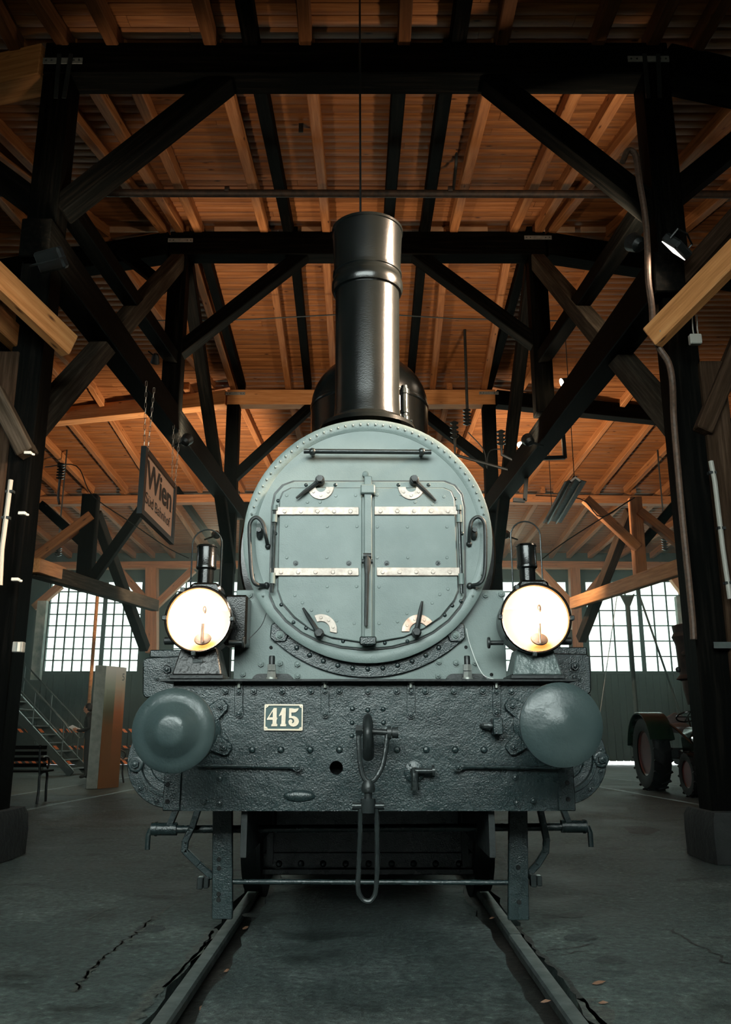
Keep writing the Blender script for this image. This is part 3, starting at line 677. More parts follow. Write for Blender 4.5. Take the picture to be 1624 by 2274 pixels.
# ================================================================== LOCOMOTIVE
CX = 0.012
YBM, YS = 4.45, 4.62                       # front of the buffer beam, face of the smokebox
loco = empty('steam_locomotive', (CX, 5.0, 0), label='black and grey steam locomotive with number 415 on its buffer beam', cat='locomotive')
zt, zbm = P(812, 1513, YBM).z, P(812, 1801, YBM).z
xl, xr = P(364, 1760, YBM).x, P(1276, 1760, YBM).x
hole_c = P(747, 1705, YBM); hole = [hole_c + Vector((.034 * math.cos(t * math.pi / 8), 0, .034 * math.sin(t * math.pi / 8))) for t in range(16)]
out = [(xl, YBM, zbm), (xr, YBM, zbm), (xr, YBM, zbm + .24), (xr - .02, YBM, zt), (xl + .02, YBM, zt), (xl, YBM, zbm + .24)]
beam = MB().filled([out, hole], (0, .035, 0)).build('buffer_beam', 'dark_paint', loco)
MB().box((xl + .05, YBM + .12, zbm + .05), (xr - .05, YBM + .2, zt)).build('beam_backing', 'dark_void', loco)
MB().box((xl, YBM - .012, zbm + .002), (xl + .085, YBM, zbm + .24)).build('end_plate', 'dark_paint', beam, .004)
MB().box((xr - .085, YBM - .012, zbm + .002), (xr, YBM, zbm + .24)).build('end_plate', 'dark_paint', beam, .004)
for px, py in ((372, 1742), (372, 1780), (1260, 1738), (1262, 1775)):
    p = P(px, py, YBM - .012); bolt(beam, p, .011, 'dark_void', 'rivet_head')
top_b = [501, 564, 627, 691, 754, 817, 881, 945, 1008, 1072, 1136]
for x in top_b: bolt(beam, P(x, 1535, YBM), .0175)
for x in (560, 624, 689, 754, 882, 947, 1011, 1075): bolt(beam, P(x, 1665, YBM), .018, kind='rivet')
for x, y in ((453, 1779), (1184, 1778)): bolt(beam, P(x, y, YBM), .016)
for x, y in ((488, 1783), (489, 1728), (1144, 1726), (1147, 1782)): bolt(beam, P(x, y, YBM), .017)
for x, y in ((783, 1574), (851, 1575), (782, 1605), (852, 1605), (782, 1634), (817, 1577)): bolt(beam, P(x, y, YBM), .013, kind='rivet')
for x, y0, y1 in ((531, 1516, 1594), (722, 1516, 1594), (913, 1516, 1596), (1103, 1516, 1590)):
    a, b = P(x, y0, YBM), P(x, y1 - 9, YBM)
    w = .021
    pts = [(a.x - w, YBM, a.z), (a.x + w, YBM, a.z)] + [(p.x, YBM, p.z) for p in arc((b.x, YBM, b.z), w, 0, -180, 8)]
    o = MB().prism(pts, (0, -.012, 0)).build('strap_bar', 'dark_paint', beam, .002)
    bolt(o, P(x, 1536, YBM - .012), .014); bolt(o, P(x, y1 - 9, YBM - .012), .0145)
    q = P(x, 1517, YBM - .03); MB().lathe([(.017, 0), (.017, .008), (.008, .008), (.008, .03)], (q.x, YBM - .03, zt - .004), (0, 0, -1), 8).build('plate_bolt', 'nut_metal', beam)
c = P(1104, 1612, YBM - .05); MB().box((c.x - .024, YBM - .09, c.z - .042), (c.x + .024, YBM - .0, c.z + .038)).build('pipe_block', 'dark_paint', beam, .004)
a = P(1078, 1612, YBM - .05); MB().tube([a + Vector((-.01, .05, 0)), a, a + Vector((.05, -.0, 0))], .014).build('pipe_stub', 'shiny_iron', beam)
for (x0, y0), (x1, y1) in (((660, 1703), (432, 1700)), ((1018, 1703), (1245, 1705))):
    a, b = P(x0, y0, YBM - .03), P(x1, y1, YBM - .03); d = (b - a)
    o = MB().tube([a, a + d * .06, a + d * .08, b], [.016, .014, .008, .008]).build('uncoupling_rod', 'dark_paint', loco)
    bolt(o, P(x0, y0, YBM - .04), .015); MB().cyl(a + Vector((0, .03, 0)), a, .013).build('rod_stud', 'dark_paint', o)
# elbow pipe on its flange
c = P(920, 1713, YBM); o = MB().lathe([(.052, 0), (.052, .018), (.046, .022)], c, FRONT, 20).build('pipe_flange', 'dark_paint', loco)
for t in range(4): bolt(o, c + Vector((.039 * math.cos(.6 + t * 1.57), -.02, .039 * math.sin(.6 + t * 1.57))), .007)
q = c + Vector((0, -.055, 0)); MB().tube([c, q, q + Vector((0, -.004, -.006)), q + Vector((0, -.006, -.085))], [.022, .022, .02, .018], 12).cyl(q + Vector((.0, 0, .004)), q + Vector((.085, 0, .004)), .014).lathe([(.03, 0), (.03, .012)], q + Vector((.085, 0, .004)), (1, 0, 0), 14).lathe([(.022, 0), (.022, .014)], q + Vector((0, -.006, -.085)), (0, 0, 1), 12).build('elbow_pipe', 'shiny_iron', o)
c = P(665, 1768, YBM); MB().sphere((c.x, YBM + .006, c.z), 1, 16, (.085, .022, .03)).build('pressed_boss', 'dark_paint', beam)
# number plate
Z_ = lambda x, y, Y: P(x / 13.53 + 570, y / 13.53 + 1550, Y)
npl = MB().prism([Z_(x, y, YBM - .001) for x, y in ((245, 215), (270, 190), (1370, 190), (1395, 215), (1385, 960), (1360, 978), (240, 972), (225, 945))], (0, -.008, 0)).build('number_plate', 'plate_green', loco)
yo = YBM - .009
MB().filled([[Z_(x, y, yo) for x, y in ((245, 215), (270, 188), (1372, 190), (1397, 215), (1387, 960), (1360, 980), (240, 974), (222, 945))],
             [Z_(x, y, yo) for x, y in ((282, 300), (345, 270), (372, 228), (1288, 232), (1305, 280), (1358, 305), (1350, 870), (1290, 890), (1270, 930), (340, 926), (318, 875), (264, 855))]], (0, -.006, 0)).build('plate_rim', 'brass_pale', npl)
MB().filled([[Z_(x, y, yo) for x, y in ((310, 640), (520, 300), (612, 300), (606, 580), (632, 610), (606, 662), (600, 770), (630, 790), (622, 852), (443, 852), (450, 795), (482, 770), (486, 657), (322, 657))], [Z_(x, y, yo) for x, y in ((380, 580), (490, 400), (490, 580))]], (0, -.006, 0)).build('digit', 'brass_pale', npl)
MB().prism([Z_(x, y, yo) for x, y in ((675, 530), (695, 490), (735, 410), (780, 300), (886, 300), (870, 770), (897, 795), (890, 852), (713, 852), (718, 795), (745, 770), (757, 520), (728, 515), (705, 545), (685, 545))], (0, -.006, 0)).build('digit', 'brass_pale', npl)
MB().prism([Z_(x, y, yo) for x, y in ((985, 310), (1060, 310), (1150, 325), (1270, 308), (1240, 380), (1180, 428), (1120, 440), (1050, 440), (1050, 545), (1130, 543), (1210, 580), (1260, 640), (1277, 710), (1250, 790), (1190, 845), (1110, 862), (1030, 842), (975, 785), (958, 710), (985, 652), (1030, 638), (1077, 668), (1080, 715), (1055, 750), (1090, 760), (1125, 730), (1135, 680), (1110, 628), (1060, 605), (975, 605))], (0, -.006, 0)).build('digit', 'brass_pale', npl)
for x, y in ((298, 235), (1345, 245), (270, 915), (1325, 925)): bolt(npl, Z_(x, y, yo - .005), .0042, 'brass_pale', 'rivet')
# running plate above the beam
pl0, pl1 = P(355, 1511, 4.38).x, P(1282, 1509, 4.38).x
zp = P(812, 1513, 4.38).z
rp = MB().box((pl0, 4.38, zp), (pl1, 5.4, zp + .012)).build('running_plate', 'black_iron', loco, .002)
# frame plate behind, under the smokebox
zf = P(812, 1310, 4.66).z; fx0, fx1 = P(522, 1400, 4.66).x, P(1122, 1400, 4.66).x
frame = MB().box((fx0, 4.66, zp + .01), (fx1, 4.70, zf)).box((fx0, 4.68, zf - .02), (fx0 + .25, 5.4, zf)).box((fx1 - .25, 4.68, zf - .02), (fx1, 5.4, zf)).build('frame_plate', 'grey_paint', loco, .003)
for x, y in ((580, 1475), (540, 1497), (622, 1473), (661, 1475), (661, 1501), (973, 1501), (975, 1470), (1013, 1472), (1055, 1472), (555, 1322), (1078, 1322), (1113, 1320)):
    bolt(frame, P(x, y, 4.66), .0165, 'grey_paint')
for x, y in ((602, 1438), (1092, 1498), (1035, 1437)): bolt(frame, P(x, y, 4.659), .009, 'dark_void', 'rivet_head')
for x in (603, 1039):                      # tall studs with two nuts standing on arched brackets
    b = P(x, 1511, 4.55); s = empty('hold_down_stud', (b.x, 4.55, zp), ); s.parent = loco; s.location = Vector((b.x, 4.55, zp + .012)) - W['steam_locomotive']; W[s.name] = Vector((b.x, 4.55, zp + .012))
    q = W[s.name]
    MB().lathe([(.016, 0), (.016, .125), (.013, .13)], q, (0, 0, 1), 12).build('stud', 'black_iron', s)
    MB().lathe([(.030, .005), (.030, .018)], q, (0, 0, 1), 16).lathe([(.025, .018), (.025, .048)], q, (0, 0, 1), 6).lathe([(.024, .052), (.024, .084)], q, (0, 0, 1), 6).build('nut', 'nut_metal', s)
    MB().prism([(q.x - .1, 4.60, q.z)] + [(p.x, 4.60, p.z) for p in arc((q.x - .07, 4.6, q.z), .04, 180, 90, 5)] + [(p.x, 4.60, p.z) for p in arc((q.x + .07, 4.6, q.z), .04, 90, 0, 5)], (0, .04, 0)).build('bracket', 'black_iron', s)
# smokebox and boiler
SBZ = (P(815, 937, YS).z + P(815, 1472, YS).z) / 2; SBR = (P(815, 937, YS).z - P(815, 1472, YS).z) / 2
sc_ = Vector((CX, YS, SBZ))
sbx = MB().lathe([(1e-5, .04), (SBR - .01, .04), (SBR - .01, -.02), (SBR, -.03), (SBR, -.45)], sc_ + Vector((0, .02, 0)), FRONT, 96).build('smokebox', 'grey_paint', loco)
sbx_face = MB().lathe([(SBR - .07, 0), (SBR - .005, 0), (SBR + .004, .004), (SBR + .004, .014), (SBR - .004, .018), (SBR - .042, .018), (SBR - .052, .014), (SBR - .062, .010), (SBR - .066, .0)], sc_ + Vector((0, -.012, 0)), FRONT, 96, False).build('face_ring', 'grey_paint', sbx)
rm = piece('rivet', 'grey_paint')
for k in range(96):
    t = 2 * math.pi * k / 96
    if math.sin(t) < -.55: continue
    inst('rivet', rm, 'grey_paint', sbx, sc_ + Vector((math.cos(t) * (SBR - .028), -.04, math.sin(t) * (SBR - .028))), FRONT, .006)
boiler = MB().lathe([(SBR - .02, -.30), (SBR + .07, -.31), (SBR + .085, -.34), (SBR + .085, -4.4), (1e-5, -4.4)], sc_ + Vector((0, .05, 0)), FRONT, 72).build('boiler', 'black_gloss', loco)
MB().lathe([(SBR + .085, -.6), (SBR + .094, -.61), (SBR + .094, -.67), (SBR + .085, -.68)], sc_ + Vector((0, .05, 0)), FRONT, 72, False).build('boiler_band', 'black_gloss', boiler)
# saddle flange below the smokebox
def ring_sector(c, r0, r1, a0, a1, n, y, th):
    a = arc((c.x, y, c.z), r1, a0, a1, n); b = arc((c.x, y, c.z), r0, a1, a0, n)
    return MB().prism(a + b, (0, th, 0))
sad = ring_sector(sc_, SBR - .04, SBR + .075, 226, 314, 40, YS + .02, .05).build('saddle_flange', 'dark_paint', loco, .003)
for k in range(13):
    t = math.radians(231 + k * 78 / 12); bolt(sad, sc_ + Vector((math.cos(t) * (SBR + .03), .02, math.sin(t) * (SBR + .03))), .014, 'dark_paint', 'rivet')
ring_sector(sc_, SBR + .06, SBR + .11, 230, 310, 40, YS + .05, .03).build('saddle_rim', 'grey_paint', loco, .003)
for px, sgn in ((622, -1), (1012, 1)):
    c = P(px, 1411, YS + .01)
    o = MB().prism([c + Vector((sgn * a, 0, b)) for a, b in ((-.05, .01), (.02, .075), (.05, .06), (.055, -.01), (.03, -.035), (-.03, -.035))], (0, .05, 0)).build('clamp_lug', 'dark_paint', loco, .006)
    bolt(o, c + Vector((0, 0, 0)), .017, 'grey_paint')
# door frame and leaves
def pxs(pts, Y): return [P(x, y, Y) for x, y in pts]
FR_ = [(655, 1071), (985, 1071), (1008, 1080), (1024, 1100), (1030, 1130), (1032, 1322), (1020, 1348), (995, 1378), (960, 1404), (920, 1423), (870, 1436), (815, 1441), (760, 1436), (712, 1424), (672, 1405), (637, 1378), (612, 1348), (601, 1322), (606, 1130), (612, 1100), (630, 1080)]
yd = YS - .025
door = MB().prism(pxs(FR_, yd), (0, -.016, 0)).build('smokebox_door', 'grey_paint', loco, .004)
LF = [(804, 1085), (648, 1085), (630, 1094), (622, 1112), (618, 1310), (628, 1340), (655, 1371), (690, 1398), (735, 1416), (804, 1427)]
RT = [(831, 1085), (984, 1085), (1001, 1092), (1009, 1110), (1017, 1312), (1008, 1334), (978, 1371), (944, 1395), (898, 1415), (831, 1427)]
yl = yd - .016
def grown(pts, k):
    cx_ = sum(p[0] for p in pts) / len(pts); cy2 = sum(p[1] for p in pts) / len(pts)
    return [(x + (k if x > cx_ else -k), y + (k if y > cy2 else -k)) for x, y in pts]
MB().prism(pxs(grown(FR_, 3.5), yd), (0, -.006, 0)).build('door_seal', 'black_iron', door, .001)  # thin dark underlays, slightly larger, outline the frame and leaves
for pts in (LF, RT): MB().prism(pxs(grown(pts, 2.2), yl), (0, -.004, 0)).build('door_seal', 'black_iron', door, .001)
for pts, nm in ((LF, 'a'), (RT, 'b')):
    lf = MB().prism(pxs(pts, yl), (0, -.018, 0)).build('door_leaf', 'grey_paint', door, .004)
ylf = yl - .018
riv = [(637, 1100), (683, 1115), (711, 1115), (746, 1101), (790, 1100), (636, 1168), (727, 1169), (793, 1169), (637, 1238), (726, 1238), (655, 1322), (692, 1355), (672, 1338), (748, 1378), (787, 1384), (728, 1356),
       (838, 1099), (890, 1098), (986, 1103), (922, 1115), (838, 1170), (905, 1170), (993, 1170), (838, 1238), (906, 1238), (993, 1238), (995, 1308), (960, 1339), (977, 1320), (883, 1380), (842, 1384), (904, 1362), (960, 1120), (792, 1302), (842, 1303), (727, 1302)]
for x, y in riv: bolt(door, P(x, y, ylf), .0085, 'grey_paint', 'rivet_head')
for x, y in ((657, 1251), (775, 1251), (859, 1251), (973, 1251)): bolt(door, P(x, y, ylf), .0105, 'dark_paint')
for x, y in ((680, 1077), (745, 1077), (885, 1077), (952, 1077), (1010, 1108), (618, 1112), (612, 1185), (1026, 1185), (1024, 1335), (625, 1343), (652, 1382), (680, 1395), (905, 1424), (988, 1366), (762, 1424), (855, 1428), (1005, 1345)): bolt(door, P(x, y, yl), .011, 'dark_paint', 'rivet')
for x0, x1, y0, y1 in ((610, 797, 1127, 1144), (832, 1023, 1126, 1144), (601, 797, 1262, 1279), (837, 1027, 1261, 1279)):
    a, b = P(x0, y1, ylf), P(x1, y0, ylf)
    st = MB().box((a.x, ylf - .013, a.z), (b.x, ylf, b.z)).build('hinge_strap', 'strap_metal', door, .002); st['label'] = 'pale bare-metal hinge strap'
    for k in range(5):
        x = x0 + (x1 - x0) * (k + .6) / 5.1 if x0 < 700 else x0 + (x1 - x0) * (k + .35) / 5.1
        bolt(st, P(x, (y0 + y1) / 2, ylf - .013), .011, 'strap_metal', 'rivet_head')
for (a, b) in (((611, 1122), (604, 1316)), ((1019, 1122), (1026, 1318))):
    p, q = P(*a, ylf - .012), P(*b, ylf - .012); d = q - p
    o = MB().cyl(p, q, .009, n=10).build('hinge_rod', 'shiny_iron', door)
    MB().cyl(p + d * .11, p + d * .2, .016, n=12).cyl(p + d * .78, p + d * .9, .016, n=12).cyl(p, p + d * .06, .016, n=12).build('hinge_knuckle', 'grey_paint', o)
# centre bar
a, b = P(803, 1427, yl), P(832, 1083, yl); MB().box((a.x, yl - .008, a.z), (b.x, yl, b.z)).build('centre_channel', 'grey_paint', door, .002)
a, b = P(809, 1420, ylf), P(826, 1060, ylf); cb = MB().box((a.x, ylf - .03, a.z), (b.x, ylf, b.z)).build('lock_bar', 'grey_paint', door, .004)
a, b = P(801, 1100, ylf), P(833, 1080, ylf); MB().box((a.x, ylf - .045, a.z), (b.x, ylf, b.z)).build('bar_keeper', 'grey_paint', cb, .006)
a, b = P(799, 1434, ylf), P(836, 1415, ylf); MB().box((a.x, ylf - .045, a.z), (b.x, ylf, b.z)).build('bar_keeper', 'dark_paint', cb, .006)
c = P(812, 1056, yl); MB().lathe([(.018, 0), (.018, .03), (.012, .034)], c, FRONT, 14).build('bar_pin', 'grey_paint', cb)
a, b = P(816, 1250, ylf - .04), P(813, 1390, ylf - .055)
MB().tube([a + Vector((0, .01, .045)), a, a.lerp(b, .2), b], [.014, .02, .012, .010], 10).build('lock_handle', 'black_iron', cb)
MB().cyl(a + Vector((-.03, .01, .01)), a + Vector((.03, .01, .01)), .012).cyl(a + Vector((-.022, .01, .04)), a + Vector((.022, .01, .04)), .016).build('handle_pivot', 'black_iron', cb)
# quarter plates and cam levers
def crescent(c, r0, r1, a0, a1): return MB().prism(arc(c, r1, a0, a1, 14) + arc(c, r0, a1, a0, 14), (0, -.010, 0))
S_ = 1 / 418.0
for (cx, cy_, a0, a1, tip, m, r0, r1) in ((713, 1082, 180, 360, (658, 1106), 'strap_metal', 12, 30), (913, 1082, 180, 360, (968, 1112), 'strap_metal', 12, 30), (713, 1400, -10, 115, (673, 1350), 'strap_metal', 20, 36), (930, 1403, 35, 180, (938, 1335), 'copper_worn', 20, 38)):
    c = P(cx, cy_, ylf); o = crescent(c, r0 * S_, r1 * S_, a0, a1).build('cam_plate', m, door, .0015); o['label'] = 'pale crescent wear plate'
    for k in range(3):
        t = math.radians(a0 + (a1 - a0) * (.2 + .3 * k)); bolt(o, c + Vector((math.cos(t), 0, math.sin(t))) * ((r0 + r1) / 2 * S_) + Vector((0, -.010, 0)), .008, m, 'rivet_head')
    pv = {713: (711, 1067), 913: (920, 1067), 930: (925, 1405)}.get(cx, (709, 1407))
    if cy_ > 1300 and cx == 713: pv = (709, 1407)
    q = P(*pv, yl - .03); t = P(*tip, ylf - .03)
    lv = MB().tube([q, q.lerp(t, .25), q.lerp(t, .7), t], [.018, .013, .011, .006], 8).build('cam_lever', 'black_iron', door)
    MB().lathe([(.026, -.03), (.026, .02), (.020, .024)], q, FRONT, 14).lathe([(.019, .024), (.019, .05)], q, FRONT, 6).build('lever_boss', 'black_iron', lv)
# hand rails
p = [P(675, 1002, YS - .09), P(958, 1004, YS - .09)]
hr = MB().cyl(p[0], p[1], .014, n=12).build('hand_rail', 'shiny_iron', loco)
for x in (694, 937):
    c = P(x, 1003, YS - .09); MB().sphere(c, .022).cyl(c + Vector((0, .1, 0)), c, .012, n=10).build('rail_knob', 'shiny_iron', hr)
for pts, kb in (([(595, 1213), (590, 1188), (584, 1162), (570, 1149), (557, 1158), (554, 1180), (557, 1250), (561, 1285), (570, 1298), (592, 1300)], (577, 1185)), ([(1042, 1208), (1044, 1175), (1049, 1156), (1062, 1148), (1074, 1157), (1078, 1180), (1078, 1250), (1074, 1282), (1064, 1296), (1044, 1301)], (1053, 1185))):
    w = [P(x, y, YS - .085) for x, y in pts]; w[0] = P(*pts[0], YS - .03); w[-1] = P(*pts[-1], YS - .03)
    h = MB().tube(smooth_path(w, 5), .0105, 10).build('grab_handle', 'black_iron', loco)
    MB().sphere(w[0], .016).build('handle_foot', 'black_iron', h); MB().sphere(w[-1], .018).build('handle_foot', 'black_iron', h)
    c = P(*kb, YS - .03); MB().sphere(c, 1, 12, (.02, .03, .036)).cyl(c + Vector((0, 0, .01)), c + Vector((.0, -.05, .012)), .013).build('lamp_iron', 'black_iron', h)
# chimney
chy = 5.18
czb, czm, czt = P(815, 935, chy).z, P(815, 640, chy).z, P(815, 522, chy).z
chim = MB().lathe([(.225, -.25), (.222, -.03), (.212, .05), (.208, .15), (.213, czm - czb - .04)], (CX, chy, czb), (0, 0, 1), 56).build('chimney', 'black_gloss', loco)
MB().lathe([(.214, -.05), (.228, -.045), (.238, -.02), (.238, .02), (.228, .045), (.225, .05), (.225, .075), (.232, .08), (.232, .10), (.222, .105)], (CX, chy, czm), (0, 0, 1), 56, False).build('chimney_band', 'black_gloss', chim)
MB().lathe([(.222, .10), (.236, czt - czm), (.243, czt - czm + .005), (.243, czt - czm + .022), (.215, czt - czm + .022), (.20, .10)], (CX, chy, czm), (0, 0, 1), 56).build('chimney_top', 'black_gloss', chim)
MB().lathe([(.225, -.02), (.30, -.02), (.31, -.05), (.25, .015), (.225, .03)], (CX, chy, czb - .03), (0, 0, 1), 56, False).build('chimney_base', 'black_gloss', chim)
# steam dome and safety valve
dy_ = 6.55; dr = .475; z0 = SBZ + .5; ztop = P(815, 797, dy_).z
prof = [(dr + .03, 0), (dr, .12), (dr, ztop - z0 - dr * .93)] + [(dr * math.cos(math.radians(t)) + 1e-5, ztop - z0 - dr * .93 + dr * .93 * math.sin(math.radians(t))) for t in range(10, 91, 10)]
dome = MB().lathe(prof, (CX + .02, dy_, z0), (0, 0, 1), 64).build('steam_dome', 'black_gloss', loco)
MB().lathe([(dr + .002, 0), (dr + .006, .01), (dr + .006, .03), (dr + .002, .04)], (CX + .02, dy_, ztop - dr * .98), (0, 0, 1), 64, False).build('dome_seam', 'black_gloss', dome)
v = P(899, 935, 5.85); zz = P(899, 857, 5.85).z - v.z
MB().lathe([(.05, -.05), (.03, 0), (.034, .03), (.026, .04), (.026, .055), (.033, .06), (.033, .08), (.03, .09), (.03, zz - .07), (.036, zz - .065), (.036, zz - .03), (.026, zz - .025), (.024, zz)], v, (0, 0, 1), 18).cyl(v + Vector((0, 0, .0)), v + Vector((.055, -.01, -.005)), .012).build('safety_valve', 'shiny_iron', loco)
# cylinders and valve chests at both sides
for sgn, pc, pts, bl in ((-1, (384, 1690), [(317, 1467), (325, 1460), (405, 1456), (405, 1548), (322, 1550), (316, 1542)], (372, 1487)), (1, (1247, 1682), [(1312, 1460), (1304, 1452), (1225, 1450), (1225, 1545), (1304, 1545), (1314, 1536)], (1276, 1480))):
    YC = 4.95
    c = P(*pc, YC)
    cyl_ = MB().lathe([(1e-5, .0), (.12, 0), (.125, .01), (.165, .012), (.17, .035), (.19, .035), (.195, .02), (.245, .02), (.25, .012), (.25, -.05), (.225, -.055), (.225, -.9)], c, FRONT, 56).build('cylinder', 'dark_paint', loco)
    for k in range(12):
        t = 2 * math.pi * (k + .35) / 12; bolt(cyl_, c + Vector((math.cos(t) * .22, -.02, math.sin(t) * .22)), .014)
    big = P(302, 1697, YC - .03) if sgn < 0 else P(1335, 1686, YC - .03)
    o = MB().lathe([(.042, -.02), (.042, .012), (.036, .016)], big, FRONT, 20).build('drain_boss', 'dark_paint', cyl_); bolt(o, big + Vector((0, -.012, 0)), .024)
    pp = [P(x, y, YC - .02) for x, y in pts]
    vc = MB().prism(pp, (0, .7, 0)).build('valve_chest', 'dark_paint', loco, .008)
    q = P(*bl, YC - .02); bolt(vc, q, .025); bolt(vc, P(bl[0], bl[1] + 24, YC - .02), .014); bolt(vc, P(349 if sgn < 0 else 1287, 1507, YC - .02), .013)
    MB().box((min(p.x for p in pp) + .02, YC + .05, max(p.z for p in pp) - .005), (max(p.x for p in pp), YC + .6, max(p.z for p in pp) + .04)).build('chest_lid', 'dark_paint', vc, .006)
    MB().box((min(p.x for p in pp) + .03, YC + .03, c.z), (max(p.x for p in pp), YC + .65, min(p.z for p in pp) + .01)).build('cylinder_casing', 'black_iron', loco)
# buffers
for sgn, px, py, kind in ((-1, 384, 1622, 0), (1, 1248, 1609, 1)):
    c = P(px, py, 3.97); r = .187
    bf = empty('buffer', c); bf.parent = loco; bf.location = c - W['steam_locomotive']; W[bf.name] = c
    if kind == 0: pr = [(1e-5, .082), (.045, .081), (.062, .077), (.078, .066), (.118, .026), (.130, .018), (.15, .012), (.178, .002), (r, -.008), (r, -.024), (.16, -.034), (.06, -.05)]
    else: pr = [(1e-5, .036), (.05, .035), (.058, .031), (.10, .024), (.14, .015), (.17, .005), (r, -.006), (r, -.024), (.16, -.034), (.06, -.05)]
    MB().lathe(pr, c, FRONT, 64).build('buffer_head', 'buffer_paint', bf)
    MB().lathe([(.055, -.04), (.055, -.22), (.085, -.22), (.09, -.24), (.105, -.44), (.14, -.46), (.14, -.49)], c, FRONT, 32).build('buffer_stock', 'dark_paint', bf)
    for ex, ey in (((490, 1570), (499, 1660)) if sgn < 0 else ((1137, 1567), (1139, 1659))):
        e = P(ex, ey, YBM - .004); b0 = Vector((c.x, YBM - .004, c.z)); dd = (b0 - e); dd.y = 0; dd.normalize(); nn = Vector((-dd.z, 0, dd.x))
        o = MB().prism([e + nn * .035 - dd * .02, e + nn * .02 - dd * .036, e - nn * .02 - dd * .036, e - nn * .035 - dd * .02, e - nn * .06 + dd * .17, e + nn * .06 + dd * .17], (0, -.022, 0)).build('base_lug', 'dark_paint', bf, .004)
        bolt(o, e + Vector((0, -.022, 0)), .017)
# draw hook and screw coupling
hk = P(817, 1632, YBM - .10)
hook = MB().prism([P(x, y, YBM) for x, y in ((806, 1600), (812, 1588), (817, 1582), (822, 1588), (828, 1600), (830, 1640), (830, 1668), (826, 1680), (812, 1680), (806, 1668))], (0, -.05, 0)).build('draw_hook', 'black_iron', loco, .006)
MB().tube(smooth_path([P(816, 1590, YBM - .04), P(817, 1600, YBM - .14), P(817, 1625, YBM - .20), P(818, 1655, YBM - .18), P(818, 1680, YBM - .12)], 6), [.012] * 4 + [.022] * 17 + [.028] * 4, 12).build('hook_nose', 'black_iron', hook)
YK = YBM - .16
cpl = empty('screw_coupling', hk); cpl.parent = loco; cpl.location = hk - W['steam_locomotive']; W[cpl.name] = hk
MB().cyl(P(790, 1622, YK), P(880, 1628, YK), .015, n=14).lathe([(.028, 0), (.028, .03)], P(791, 1622, YK), (1, 0, .0), 6).lathe([(.032, 0), (.032, .02)], P(860, 1627, YK), (1, 0, 0), 14).lathe([(.026, 0), (.026, .03)], P(871, 1627, YK), (1, 0, 0), 12).build('pin', 'black_iron', cpl)
MB().tube(smooth_path([P(797, 1630, YK), P(798, 1665, YK - .01), P(802, 1705, YK - .02), P(812, 1733, YK - .03), P(830, 1733, YK - .03), P(848, 1705, YK - .02), P(857, 1665, YK - .01), P(861, 1630, YK)], 6), .0125, 10).build('shackle', 'shiny_iron', cpl)
c = P(818, 1742, YK - .03); d = P(818, 1800, YK - .03)
MB().lathe([(.03, .035), (.034, .02), (.03, 0), (.02, -.02), (.018, (d - c).length), ], c + Vector((0, 0, .0)), (0, 0, -1), 14).build('screw', 'black_iron', cpl)
e = P(818, 1790, YK - .03)
MB().cyl(e + Vector((-.075, 0, 0)), e + Vector((.075, 0, 0)), .017, n=12).lathe([(.036, -.03), (.038, 0), (.036, .035)], e, (0, 0, 1), 14).build('trunnion', 'shiny_iron', cpl)
MB().tube(smooth_path([P(801, 1792, YK - .03), P(800, 1850, YK - .02), P(797, 1930, YK), P(795, 1965, YK), P(798, 1985, YK), P(808, 1999, YK), P(822, 2001, YK), P(833, 1988, YK), P(836, 1965, YK), P(838, 1930, YK), P(838, 1850, YK - .02), P(836, 1792, YK - .03)], 5), .0125, 10).build('long_link', 'shiny_iron', cpl)
# guard irons, pipes and brackets below the beam
YG = 4.86
for x0, x1, yb, holes in ((470, 516, 2042, ((487, 1908), (487, 1928), (486, 1985), (486, 1998))), (1129, 1172, 2044, ((1151, 1926), (1153, 2003)))):
    a, b = P(x0, yb, YG), P(x1, 1803, YG); t0 = P(x0 + 3, 1803, YG)
    gi = MB().prism([P(x0, yb, YG), P(x1 + (0 if x0 < 800 else 4), yb, YG), P(x1, 1795, YG), P(x0 + 2, 1795, YG)], (0, .035, 0)).build('guard_iron', 'dark_paint', loco, .004)
    for h in holes: bolt(gi, P(*h, YG), .012, 'dark_void', 'rivet_head'); MB().lathe([(.012, 0), (.017, 0), (.017, .004), (.012, .004)], P(*h, YG), FRONT, 14, False).build('bolt_ring', 'dark_paint', gi)
a, b = P(345, 1842, 5.0), P(1298, 1836, 5.0)
pipe = MB().cyl(a, b, .021, n=14).build('drain_shaft', 'dark_paint', loco)
for px, s in ((365, -1), (1275, 1)):
    p = P(px, 1841 if s < 0 else 1835, 5.0)
    MB().cyl(p + Vector((-.07, 0, 0)), p + Vector((.07, 0, 0)), .034, n=16).lathe([(.038, 0), (.038, .012)], p + Vector((s * .05, 0, 0)), (1, 0, 0), 14).tube([p + Vector((s * .075, 0, -.0)), p + Vector((s * .085, -.01, -.03)), p + Vector((s * .085, -.012, -.105))], .015, 8).build('shaft_crank', 'dark_paint', pipe)
    q = P(398 if s < 0 else 1245, 1800, 5.0); MB().bar(q + Vector((0, 0, .05)), p + Vector((-s * .03, 0, .02)), .05, .03, side=(0, 1, 0)).build('shaft_hanger', 'dark_paint', pipe)
MB().cyl(P(510, 1958, YG + .03), P(1132, 1960, YG + .03), .0135, n=12).build('cross_rod', 'dark_paint', loco)
